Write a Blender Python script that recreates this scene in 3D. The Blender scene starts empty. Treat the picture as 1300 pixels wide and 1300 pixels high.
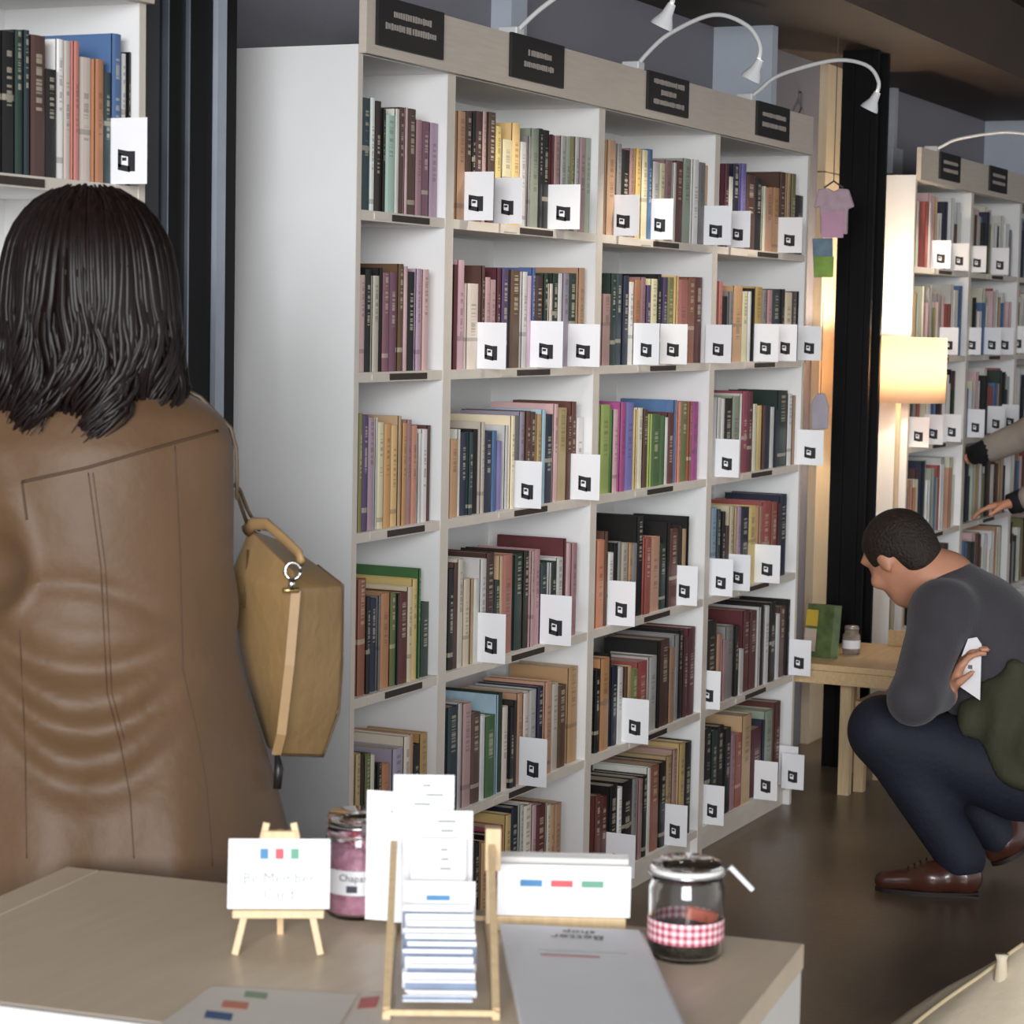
import bpy, bmesh, math, random
import numpy as np
from mathutils import Vector, Matrix
from mathutils.bvhtree import BVHTree
SC = bpy.context.scene
COL = SC.collection
rnd = random.Random(7)

# ------------------------------------------------------------------ camera
FPX, YAW, PIT, ROL = 2944.16, .4398, .0839, .0192
CAM = np.array([-3.9662, -2.213, 1.4812])
cF = np.array([math.cos(YAW)*math.cos(PIT), math.sin(YAW)*math.cos(PIT), -math.sin(PIT)])
cR0 = np.array([math.sin(YAW), -math.cos(YAW), 0.]); cU0 = np.cross(cR0, cF)
cR = math.cos(ROL)*cR0+math.sin(ROL)*cU0; cU = -math.sin(ROL)*cR0+math.cos(ROL)*cU0
cd = bpy.data.cameras.new('camera'); cam = bpy.data.objects.new('camera', cd); COL.objects.link(cam)
cd.sensor_width = 36; cd.sensor_fit = 'HORIZONTAL'; cd.lens = FPX/1300*36; cd.clip_start = .05; cd.clip_end = 100
cd.dof.use_dof = True; cd.dof.focus_distance = 5.0; cd.dof.aperture_fstop = 11
M = Matrix.Identity(4)
for i in range(3):
    M[i][0] = cR[i]; M[i][1] = cU[i]; M[i][2] = -cF[i]; M[i][3] = CAM[i]
cam.matrix_world = M
SC.camera = cam

# ------------------------------------------------------------------ light and exposure
SC.view_settings.view_transform = 'Standard'; SC.view_settings.look = 'None'
SC.view_settings.gamma = 1; SC.view_settings.use_curve_mapping = False
SC.view_settings.exposure = 0.4
W = bpy.data.worlds.new('daylight'); SC.world = W; W.use_nodes = True
W.node_tree.nodes['Background'].inputs[0].default_value = (.93, .96, 1, 1)
W.node_tree.nodes['Background'].inputs[1].default_value = 0.8
def area(name, loc, target, sx, sy, power, color):
    l = bpy.data.lights.new(name, 'AREA'); l.shape = 'RECTANGLE'; l.size = sx; l.size_y = sy; l.energy = power; l.color = color
    o = bpy.data.objects.new(name, l); COL.objects.link(o); o.location = loc
    o.rotation_euler = (Vector(target)-Vector(loc)).to_track_quat('-Z', 'Y').to_euler(); return o
# daylight of the shop front behind the photographer
area('shop_front_window_offscreen', (-10.5, -4.6, 2.6), (0, -.4, 1.5), 5.0, 2.6, 900, (.95, .97, 1))

# pixel (1300 frame) -> point on a plane
def ray(x, y): return cF+cR*(x-650)/FPX-cU*(y-650)/FPX
def onY(x, y, w=0.): d = ray(x, y); return CAM+d*(w-CAM[1])/d[1]
def onZ(x, y, z=0.): d = ray(x, y); return CAM+d*(z-CAM[2])/d[2]
def onX(x, y, u=0.): d = ray(x, y); return CAM+d*(u-CAM[0])/d[0]
def atD(x, y, D): return CAM+ray(x, y)*D

# ------------------------------------------------------------------ materials
MATS = {}
def srgb(h):
    if isinstance(h, str): h = [int(h[i:i+2], 16)/255 for i in (0, 2, 4)]
    return tuple(c/12.92 if c <= .04045 else ((c+.055)/1.055)**2.4 for c in h)+(1,)
def mat(name, col, rough=.6, metal=0., var=.08, scale=18., bump=0., bscale=60., stretch=None, spec=.5, sheen=0., emit=None, estr=0., trans=0., ior=1.45, coat=0.):
    if name in MATS: return MATS[name]
    m = bpy.data.materials.new(name); m.use_nodes = True; nt = m.node_tree; N = nt.nodes; L = nt.links
    b = N['Principled BSDF']; c = srgb(col)
    tc = N.new('ShaderNodeTexCoord'); mp = N.new('ShaderNodeMapping'); L.new(tc.outputs['Object'], mp.inputs[0])
    if stretch: mp.inputs['Scale'].default_value = stretch
    nz = N.new('ShaderNodeTexNoise'); nz.inputs['Scale'].default_value = scale; nz.inputs['Detail'].default_value = 4
    L.new(mp.outputs[0], nz.inputs[0])
    mx = N.new('ShaderNodeMix'); mx.data_type = 'RGBA'
    mx.inputs[6].default_value = tuple(max(0, v*(1-var*2)) for v in c[:3])+(1,)
    mx.inputs[7].default_value = tuple(min(1, v*(1+var*2)) for v in c[:3])+(1,)
    L.new(nz.outputs[0], mx.inputs[0]); L.new(mx.outputs[2], b.inputs['Base Color'])
    b.inputs['Roughness'].default_value = rough; b.inputs['Metallic'].default_value = metal
    b.inputs['Specular IOR Level'].default_value = spec; b.inputs['Sheen Weight'].default_value = sheen
    b.inputs['Transmission Weight'].default_value = trans; b.inputs['IOR'].default_value = ior; b.inputs['Coat Weight'].default_value = coat
    if emit: b.inputs['Emission Color'].default_value = srgb(emit); b.inputs['Emission Strength'].default_value = estr
    if bump:
        n2 = N.new('ShaderNodeTexNoise'); n2.inputs['Scale'].default_value = bscale; n2.inputs['Detail'].default_value = 5
        L.new(mp.outputs[0], n2.inputs[0]); bp = N.new('ShaderNodeBump'); bp.inputs['Strength'].default_value = bump; bp.inputs['Distance'].default_value = .01
        L.new(n2.outputs[0], bp.inputs['Height']); L.new(bp.outputs[0], b.inputs['Normal'])
    MATS[name] = m; return m
PAL = dict(tl='2f4a4e', wg='dfe8dc', dk='1d1917', ob='352b20', mn='b4dac0', cr='e8d8c0', mr='603830', pk='dba5a5', pl='8d4f6b', lp='cda3c0',
           rs='b87f80', **{'or': 'd9953f'}, ye='e6bd5d', ly='f0deab', tn='c79a63', br='6b3f28', rd='b8443a', dr='6c2226', nv='232a45', bl='3f6fae',
           sb='93bcd0', pu='5b3f73', lv='a79bb4', gn='4b7f3c', lg='b4cf4a', dg='263f31', mg='c0308a', gy='8b8585', lgy='c4c1bb', wh='eeeae4',
           ol='86853a', sa='a3b196', cp='d58a5e', vi='7d6cc0', cn='5aa9c4')
PALNAME = dict(tl='dark teal', wg='greenish white', dk='black', ob='dark olive', mn='mint green', cr='cream', mr='maroon', pk='pink', pl='plum',
               lp='mauve', rs='dusty rose', **{'or': 'orange'}, ye='yellow', ly='pale yellow', tn='tan', br='brown', rd='red', dr='dark red', nv='navy',
               bl='blue', sb='sky blue', pu='purple', lv='lavender', gn='green', lg='lime green', dg='dark green', mg='magenta', gy='grey',
               lgy='light grey', wh='white', ol='olive', sa='sage green', cp='copper orange', vi='violet', cn='cyan')
def book_mat(k):
    nm = 'book_'+k
    if nm in MATS: return MATS[nm]
    m = bpy.data.materials.new(nm); m.use_nodes = True; nt = m.node_tree; N = nt.nodes; L = nt.links
    b = N['Principled BSDF']; c = srgb(PAL[k]); lum = sum(c[:3])/3; c = tuple((v*.72+lum*.28)*.86 for v in c[:3])+(1,)
    tc = N.new('ShaderNodeTexCoord'); oi = N.new('ShaderNodeObjectInfo')
    sp = N.new('ShaderNodeSeparateXYZ'); L.new(tc.outputs['Generated'], sp.inputs[0])
    # printed title: short dashes running up the spine, at a place that varies from book to book
    def math_(op, a, bb, clamp=False):
        n = N.new('ShaderNodeMath'); n.operation = op; n.use_clamp = clamp
        for i, v in enumerate((a, bb)):
            if isinstance(v, (int, float)): n.inputs[i].default_value = v
            else: L.new(v, n.inputs[i])
        return n.outputs[0]
    off = math_('MULTIPLY', oi.outputs['Random'], 37.3)
    fr = math_('FRACT', off, 0)
    ctr = math_('ADD', math_('MULTIPLY', fr, .3), .5)
    dz = math_('ABSOLUTE', math_('SUBTRACT', sp.outputs[2], ctr), 0)
    zone = math_('LESS_THAN', dz, .2)
    dx = math_('LESS_THAN', math_('ABSOLUTE', math_('SUBTRACT', sp.outputs[0], .5), 0), .2)
    cb = N.new('ShaderNodeCombineXYZ'); L.new(math_('ADD', math_('MULTIPLY', sp.outputs[2], 40), off), cb.inputs[2]); L.new(off, cb.inputs[0])
    nz = N.new('ShaderNodeTexNoise'); nz.inputs['Scale'].default_value = .9; nz.inputs['Detail'].default_value = 4; L.new(cb.outputs[0], nz.inputs[0])
    mk = math_('MULTIPLY', math_('MULTIPLY', zone, dx), math_('GREATER_THAN', nz.outputs[0], .5))
    band = math_('LESS_THAN', math_('ABSOLUTE', math_('SUBTRACT', sp.outputs[2], math_('ADD', math_('MULTIPLY', math_('FRACT', math_('MULTIPLY', off, 3.1), 0), .5), .08)), 0), .022)
    mk = math_('MAXIMUM', mk, math_('MULTIPLY', band, math_('GREATER_THAN', math_('FRACT', math_('MULTIPLY', off, 7.7), 0), .6)))
    hs = N.new('ShaderNodeHueSaturation'); hs.inputs['Color'].default_value = c
    L.new(math_('ADD', math_('MULTIPLY', oi.outputs['Random'], .5), .75), hs.inputs['Value'])
    L.new(math_('ADD', math_('MULTIPLY', fr, .06), .47), hs.inputs['Hue'])
    mx = N.new('ShaderNodeMix'); mx.data_type = 'RGBA'; L.new(math_('MULTIPLY', mk, .42), mx.inputs[0]); L.new(hs.outputs[0], mx.inputs[6])
    mx.inputs[7].default_value = (.75, .68, .5, 1) if lum < .22 else (.08, .06, .05, 1)
    L.new(mx.outputs[2], b.inputs['Base Color']); b.inputs['Roughness'].default_value = .45
    MATS[nm] = m; return m

# ------------------------------------------------------------------ object helpers
def link(name, me, m=None, parent=None, smooth=False):
    o = bpy.data.objects.new(name, me); COL.objects.link(o)
    if m is not None and not me.materials: me.materials.append(m)
    if smooth:
        for p in me.polygons: p.use_smooth = True
    if parent is not None: o.parent = parent
    return o
def empty(name, loc=(0, 0, 0), rz=0., parent=None):
    o = bpy.data.objects.new(name, None); COL.objects.link(o); o.location = [float(v) for v in loc]; o.rotation_euler = (0, 0, rz)
    o.empty_display_size = .05
    if parent: o.parent = parent
    return o
def tag(o, label, cat, group=None):
    o['label'] = label; o['category'] = cat
    if group: o['group'] = group
    return o
def struct(o): o['kind'] = 'structure'; return o
class MB:
    """collects vertices and faces of one mesh"""
    def __init__(s): s.v = []; s.f = []
    def box(s, x0, x1, y0, y1, z0, z1):
        n = len(s.v)
        s.v += [(x, y, z) for z in (z0, z1) for y in (y0, y1) for x in (x0, x1)]
        s.f += [tuple(n+i for i in q) for q in ((0, 2, 3, 1), (4, 5, 7, 6), (0, 1, 5, 4), (2, 6, 7, 3), (0, 4, 6, 2), (1, 3, 7, 5))]
        return s
    def quadbox(s, base, ex, ey, ez):
        n = len(s.v); base, ex, ey, ez = map(np.array, (base, ex, ey, ez))
        s.v += [tuple(base+ex*i+ey*j+ez*k) for k in (0, 1) for j in (0, 1) for i in (0, 1)]
        s.f += [tuple(n+i for i in q) for q in ((0, 2, 3, 1), (4, 5, 7, 6), (0, 1, 5, 4), (2, 6, 7, 3), (0, 4, 6, 2), (1, 3, 7, 5))]
        return s
    def prism(s, pts, z0, z1):
        n = len(s.v); k = len(pts)
        s.v += [(x, y, z0) for x, y in pts]+[(x, y, z1) for x, y in pts]
        s.f += [tuple(n+i for i in reversed(range(k))), tuple(n+k+i for i in range(k))]
        s.f += [(n+i, n+(i+1) % k, n+k+(i+1) % k, n+k+i) for i in range(k)]
        return s
    def tube(s, pts, r, sides=8, flat=1.0, caps=True, up=None):
        pts = [np.array(p, float) for p in pts]; rr = r if hasattr(r, '__len__') else [r]*len(pts)
        n0 = len(s.v); prev = None
        for i, p in enumerate(pts):
            t = pts[min(i+1, len(pts)-1)]-pts[max(i-1, 0)]; t = t/(np.linalg.norm(t)+1e-9)
            a = prev if prev is not None else (np.array(up, float) if up is not None else (np.array([0, 0, 1.]) if abs(t[2]) < .9 else np.array([1., 0, 0])))
            a = a-t*(a@t); a /= np.linalg.norm(a)+1e-9; prev = a; bb = np.cross(t, a)
            for j in range(sides):
                th = 2*math.pi*(j+.5)/sides
                s.v.append(tuple(p+rr[i]*(math.cos(th)*bb+math.sin(th)*a*flat)))
        for i in range(len(pts)-1):
            for j in range(sides):
                s.f.append((n0+i*sides+j, n0+i*sides+(j+1) % sides, n0+(i+1)*sides+(j+1) % sides, n0+(i+1)*sides+j))
        if caps:
            s.f.append(tuple(n0+j for j in reversed(range(sides)))); m_ = n0+(len(pts)-1)*sides; s.f.append(tuple(m_+j for j in range(sides)))
        return s
    def lathe(s, prof, cx=0, cy=0, sides=32):
        n0 = len(s.v)
        for r, z in prof:
            for j in range(sides): th = 2*math.pi*j/sides; s.v.append((cx+r*math.cos(th), cy+r*math.sin(th), z))
        for i in range(len(prof)-1):
            for j in range(sides): s.f.append((n0+i*sides+j, n0+i*sides+(j+1) % sides, n0+(i+1)*sides+(j+1) % sides, n0+(i+1)*sides+j))
        return s
    def mesh(s, name='m'):
        me = bpy.data.meshes.new(name); me.from_pydata([tuple(float(c) for c in v) for v in s.v], [], s.f); me.update(); return me
    def build(s, name, m, parent=None, smooth=False, bevel=0., seg=2):
        o = link(name, s.mesh(name), m, parent, smooth)
        if bevel:
            md = o.modifiers.new('bevel', 'BEVEL'); md.width = bevel; md.segments = seg; md.limit_method = 'ANGLE'
        return o
def box(name, x0, x1, y0, y1, z0, z1, m, parent=None, bevel=0.): return MB().box(x0, x1, y0, y1, z0, z1).build(name, m, parent, bevel=bevel)
def text_mesh(s, size, align='CENTER'):
    cu = bpy.data.curves.new('t', 'FONT'); cu.body = s; cu.size = size; cu.align_x = align; cu.align_y = 'CENTER'; cu.extrude = .0002; cu.resolution_u = 2
    o = bpy.data.objects.new('t', cu); COL.objects.link(o); dg = bpy.context.evaluated_depsgraph_get(); dg.update()
    me = bpy.data.meshes.new_from_object(o.evaluated_get(dg)); bpy.data.objects.remove(o); bpy.data.curves.remove(cu); return me
def frame_matrix(o, ex, ey, ez):
    m = Matrix.Identity(4)
    for i in range(3): m[i][0] = ex[i]; m[i][1] = ey[i]; m[i][2] = ez[i]; m[i][3] = o[i]
    return m
def nrm(v): v = np.array(v, float); return v/np.linalg.norm(v)

# ------------------------------------------------------------------ smooth bodies: signed distance fields, meshed with surface nets
class Field:
    def __init__(s, lo, hi, h):
        s.lo = np.array(lo, float); s.h = h; s.n = np.ceil((np.array(hi)-s.lo)/h).astype(int)+1
        s.S = np.full(s.n, .2, np.float32)
    def block(s, lo, hi):
        a = np.clip(np.floor((np.array(lo)-s.lo)/s.h).astype(int), 0, s.n-1); b = np.clip(np.ceil((np.array(hi)-s.lo)/s.h).astype(int)+1, 1, s.n)
        if np.any(b <= a): return None, None
        ax = [s.lo[i]+s.h*np.arange(a[i], b[i]) for i in range(3)]
        P = np.stack(np.meshgrid(*ax, indexing='ij'), -1).astype(np.float32)
        return tuple(slice(a[i], b[i]) for i in range(3)), P
    def merge(s, sl, d, k, cut=False):
        o = s.S[sl]
        if cut: d = -d; h = np.clip(.5-.5*(o-d)/k, 0, 1); s.S[sl] = o*(1-h)+d*h+k*h*(1-h)
        else: h = np.clip(.5+.5*(o-d)/k, 0, 1); s.S[sl] = o*(1-h)+d*h-k*h*(1-h)
    def cap(s, a, b, ra, rb=None, k=.03, cut=False):
        rb = ra if rb is None else rb; a = np.array(a, float); b = np.array(b, float); pad = max(ra, rb)+k+.03
        sl, P = s.block(np.minimum(a, b)-pad, np.maximum(a, b)+pad)
        if sl is None: return s
        ab = b-a; t = np.clip(((P-a)@ab)/(ab@ab+1e-12), 0, 1)
        d = np.linalg.norm(P-a-t[..., None]*ab, axis=-1)-(ra+(rb-ra)*t); s.merge(sl, d, k, cut); return s
    def chain(s, pts, rs, k=.03):
        for i in range(len(pts)-1): s.cap(pts[i], pts[i+1], rs[i], rs[i+1], k)
        return s
    def ell(s, c, r, R=None, k=.03, cut=False):
        c = np.array(c, float); r = np.array(r, float); pad = r.max()+k+.03
        sl, P = s.block(c-pad, c+pad)
        if sl is None: return s
        q = P-c
        if R is not None: q = q@np.array(R)          # columns of R are the local axes
        k0 = np.linalg.norm(q/r, axis=-1); k1 = np.linalg.norm(q/(r*r), axis=-1)+1e-9
        s.merge(sl, k0*(k0-1)/k1, k, cut); return s
    def fn(s, lo, hi, f, k=.03, cut=False):
        sl, P = s.block(lo, hi); s.merge(sl, f(P), k, cut); return s
    def mesh(s, name):
        S = s.S; I = S < 0
        nx, ny, nz = S.shape
        cnt = np.zeros((nx-1, ny-1, nz-1), np.int8)
        offs = [(i, j, k) for i in (0, 1) for j in (0, 1) for k in (0, 1)]
        for i, j, k in offs: cnt += I[i:nx-1+i, j:ny-1+j, k:nz-1+k]
        act = (cnt > 0) & (cnt < 8); idx = np.argwhere(act); vid = np.full(act.shape, -1, np.int64); vid[act] = np.arange(len(idx))
        acc = np.zeros((len(idx), 3)); num = np.zeros(len(idx))
        for a in offs:
            for ax in range(3):
                if a[ax] == 0:
                    b = list(a); b[ax] = 1
                    va = S[idx[:, 0]+a[0], idx[:, 1]+a[1], idx[:, 2]+a[2]]; vb = S[idx[:, 0]+b[0], idx[:, 1]+b[1], idx[:, 2]+b[2]]
                    cr = (va < 0) != (vb < 0); t = np.where(cr, va/(va-vb+1e-12), 0)
                    p = np.array(a, float)[None]+t[:, None]*(np.array(b)-np.array(a))[None]
                    acc[cr] += p[cr]; num[cr] += 1
        V = (idx+acc/num[:, None])*s.h+s.lo
        F = []
        for ax in range(3):
            b, c = [(1, 2), (2, 0), (0, 1)][ax]
            A = I[tuple(slice(0, -1) if i == ax else slice(1, -1) for i in range(3))]
            B = I[tuple(slice(1, None) if i == ax else slice(1, -1) for i in range(3))]
            e = np.argwhere(A != B)
            if not len(e): continue
            fl = A[e[:, 0], e[:, 1], e[:, 2]]
            for i in range(3):
                if i != ax: e[:, i] += 1
            def at(db, dc):
                q = e.copy(); q[:, b] += db; q[:, c] += dc; return vid[q[:, 0], q[:, 1], q[:, 2]]
            Q = np.stack([at(-1, -1), at(0, -1), at(0, 0), at(-1, 0)], 1)
            Q[~fl] = Q[~fl][:, ::-1]; F.append(Q)
        F = np.concatenate(F); F = F[(F >= 0).all(1)]
        me = bpy.data.meshes.new(name); me.from_pydata(V.tolist(), [], F.tolist()); me.update(); return me
    def build(s, name, m, parent=None, smooth_it=2):
        o = link(name, s.mesh(name), m, parent, True)
        if smooth_it:
            md = o.modifiers.new('smooth', 'SMOOTH'); md.iterations = smooth_it; md.factor = .5
        return o
# ================================================================== the room
wallgrey = mat('wall_grey', '85838b', .85, var=.05, scale=2.5, bump=.1, bscale=120)
white_l = mat('white_laminate', 'e9e8e6', .45, var=.02, scale=6)
edge_l = mat('beige_edge', 'd9cfc2', .5, var=.04, scale=20)
birch = mat('header_birch', 'cbbfb1', .5, var=.06, scale=9, stretch=(1, 1, 14))
pine = mat('pale_pine', 'dcc096', .5, var=.12, scale=10, stretch=(12, 12, 1))
pine_h = mat('pale_pine_flat', 'd3b487', .5, var=.12, scale=8, stretch=(1, 12, 12))
blackpaint = mat('black_steel', '0e0e10', .5, var=.15, scale=4, spec=.2)
edge_highlight = mat('grey_trim', '8d949e', .35, metal=.6, var=.08)  # pale tone painting the light caught on the left column's steel edges
blackcard = mat('black_sign', '1d1a19', .5, var=.1)
signtext = mat('grey_lettering', 'a39a92', .6)
whitecard = mat('white_card', 'f1f1f3', .55, var=.015)
inkblack = mat('black_print', '2a2a2e', .6)
ceilm = mat('dark_brown_ceiling', '4d4037', .65, var=.12, scale=3)
beamm = ceilm
pages = mat('page_block', 'ddd0b8', .8, var=.1, scale=120, stretch=(8, 1, 1))
dklabel = mat('dark_label', '3a2f28', .5, var=.2, scale=60)
chrome = mat('chrome', 'd8d8d8', .2, metal=1., var=.02)
lampwhite = mat('lamp_white', 'dcdcdc', .35, var=.02)

# polished concrete floor
fm = bpy.data.materials.new('polished_concrete'); fm.use_nodes = True
nt = fm.node_tree; N = nt.nodes; L = nt.links; b = N['Principled BSDF']
tc = N.new('ShaderNodeTexCoord'); n1 = N.new('ShaderNodeTexNoise'); n1.inputs['Scale'].default_value = 1.7; n1.inputs['Detail'].default_value = 6
n2 = N.new('ShaderNodeTexNoise'); n2.inputs['Scale'].default_value = 60; n2.inputs['Detail'].default_value = 4
L.new(tc.outputs['Object'], n1.inputs[0]); L.new(tc.outputs['Object'], n2.inputs[0])
cr_ = N.new('ShaderNodeValToRGB'); cr_.color_ramp.elements[0].position = .3; cr_.color_ramp.elements[1].position = .72
cr_.color_ramp.elements[0].color = srgb('57493b'); cr_.color_ramp.elements[1].color = srgb('80705d')
L.new(n1.outputs[0], cr_.inputs[0])
mx = N.new('ShaderNodeMix'); mx.data_type = 'RGBA'; mx.blend_type = 'OVERLAY'; mx.inputs[0].default_value = .25
L.new(cr_.outputs[0], mx.inputs[6]); L.new(n2.outputs[0], mx.inputs[7]); L.new(mx.outputs[2], b.inputs['Base Color'])
rr = N.new('ShaderNodeMapRange'); rr.inputs[3].default_value = .22; rr.inputs[4].default_value = .42; L.new(n1.outputs[0], rr.inputs[0]); L.new(rr.outputs[0], b.inputs['Roughness'])
MATS['floor'] = fm
struct(box('floor', -8, 10, -6, .4, -.1, 0, fm))
WY = .30
struct(box('wall_left', -4.5, 10, WY, WY+.12, 0, 2.75, wallgrey))
struct(box('wall_back', 9.6, 9.7, -6, WY, 0, 2.75, wallgrey))
struct(box('ceiling', -4.5, 10, -6, WY+.12, 2.62, 2.72, ceilm))
struct(box('trim_1', -4.5, 9.6, -.25, WY, 2.37, 2.62, beamm))           # boxed-in beam along the wall
# plain pilasters between the bookcases
for i, (u0, u1, w0) in enumerate(((1.20, 1.29, .245), (2.75, 2.80, .112), (6.14, 6.5, .11))):
    struct(box('trim_%d' % (i+2), u0, u1, w0, WY, 2.0005, 2.37, mat('pale_grey_paint', 'b9c0ca', .6, var=.03)))

# ------------------------------------------------------------------ bookcases
ZT = 1.99
SH = [1.664, 1.347, 1.03, .70, .385]        # underside of the shelves
ST = .02                                     # shelf thickness
PLINTH = .075
BAYNAME = {}
def bookcase(u0, u1, name_label, hdr=True, zt=2.0):
    r = empty('bookcase', (u0, 0, 0)); w = u1-u0; t = .018
    tag(r, name_label, 'bookcase', None)
    for x in (0, w-t):
        p = MB().box(x, x+t, .0, .28, 0, zt).build('side_panel', white_l, r)
        MB().box(x, x+t, -.0012, -.0002, 0, zt).build('edge_band', edge_l, p)
    box('back_panel', t, w-t, .272, .28, .05, zt, white_l, r)
    box('top_panel', t, w-t, .002, .271, zt-t, zt, white_l, r)
    box('plinth', t, w-t, .02, .035, 0, PLINTH-ST-.0005, edge_l, r)
    for z in [PLINTH-ST]+SH[::-1]:
        s = box('shelf', t+.0005, w-t-.0005, .002, .271, z, z+ST, white_l, r)
        box('edge_band', t+.0005, w-t-.0005, .0005, .0018, z, z+ST, edge_l, s)
        if z > .2:
            c = w*.52; hw = min(.11, w*.25)
            box('shelf_label', c-hw*.6, c+hw, -.002, .0003, z+.003, z+.016, dklabel, s)
            box('price_strip', c-hw*1.35, c-hw*.75, -.0015, .0003, z+.004, z+.016, edge_l, s)
    return r
BAYS = [(0., .4), (.4, 1.2), (1.2, 2.0), (2.0, 2.8)]
bookcase(*BAYS[0], 'narrow white bookcase with its long bare side panel beside the tan handbag')
bookcase(*BAYS[1], 'wide white bookcase next to the narrow one, under the second black sign')
bookcase(*BAYS[2], 'wide white bookcase with lime and magenta books on its third shelf')
bookcase(*BAYS[3], 'wide white bookcase at the end of the run before the wooden play table')
bookcase(-1.52, -.72, 'white bookcase in front of the woman with the dark hair')
FB = [(3.98, 4.78), (4.78, 5.58), (5.58, 6.38), (6.38, 7.18)]
FBL = ['white bookcase with its side panel lit by the floor lamp', 'white bookcase the grey sleeved arm reaches into', 'white bookcase just past the one the arm reaches into', 'last white bookcase of the run beyond the floor lamp']
for (a, c), l in zip(FB, FBL): bookcase(a, c, l)
# header boards with the section signs
def header(u0, u1, label):
    tag(box('header_board', u0, u1, -.018, -.0016, 1.983, 2.095, birch), label, 'board')
header(0, 1.2, 'pale wooden header board above the narrow bookcase carrying two black signs')
header(1.2005, 2.77, 'pale wooden header board above the wide bookcases carrying two black signs')
header(3.98, 7.18, 'pale wooden header board above the bookcases beyond the floor lamp')
header(-1.52, -.72, 'pale wooden header board above the bookcase facing the woman')
def sign(u, label, rows, w=.278):
    s = box('section_sign', u, u+w, -.026, -.0184, 2.002, 2.097, blackcard); tag(s, label, 'sign', 'section signs on the header boards')
    lt = MB(); r2 = random.Random(int(u*100))
    for (z, x0, x1) in rows:           # words too small to read in the picture: rows of letter-sized marks
        x = x0
        while x < x1:
            lw = r2.uniform(.007, .011)
            if r2.random() < .1: x += .006; continue
            hh = r2.uniform(.010, .0135)
            lt.box(u+x*w, u+x*w+lw*.75, -.0272, -.0261, 2.05+z-hh/2, 2.05+z+hh/2); x += (lw+.0012)/w
    lt.build('lettering', signtext, s)
sign(float(onY(481, 30, -.026)[0]), 'black section sign with two long text lines above the narrow bookcase', ((.017, .22, .78), (-.008, .1, .88)))
sign(float(onY(650, 80, -.026)[0]), 'black section sign with two short text lines above the second bookcase', ((.012, .3, .72), (-.014, .22, .78)))
sign(float(onY(823.5, 125, -.026)[0]), 'black section sign with three text lines above the lime and magenta books', ((.025, .12, .88), (0, .3, .66), (-.025, .12, .85)))
sign(float(onY(962, 160, -.026)[0]), 'black section sign with two faint text lines above the end bookcase', ((.014, .14, .85), (-.014, .14, .85)))
sign(float(onY(1194, 225, -.026)[0]), 'black section sign above the bookcase the floor lamp lights', ((.014, .14, .85), (-.014, .14, .85)))
sign(float(onY(1257, 240, -.026)[0]), 'black section sign above the bookcase the arm reaches into', ((.014, .14, .85), (-.014, .14, .85)))
sign(5.84, 'black section sign above the bookcase past the reaching arm', ((.014, .14, .85), (-.014, .14, .85)))

# ------------------------------------------------------------------ books
ORD = ['first', 'second', 'third', 'fourth', 'fifth', 'sixth', 'seventh', 'eighth', 'ninth', 'tenth', 'eleventh', 'twelfth', 'thirteenth', 'fourteenth', 'fifteenth',
       'sixteenth', 'seventeenth', 'eighteenth', 'nineteenth', 'twentieth', 'twenty-first', 'twenty-second', 'twenty-third', 'twenty-fourth', 'twenty-fifth', 'twenty-sixth', 'twenty-seventh', 'twenty-eighth', 'twenty-ninth', 'thirtieth']
ROWN = ['top shelf', 'second shelf', 'third shelf', 'fourth shelf', 'fifth shelf', 'bottom shelf']
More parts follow.
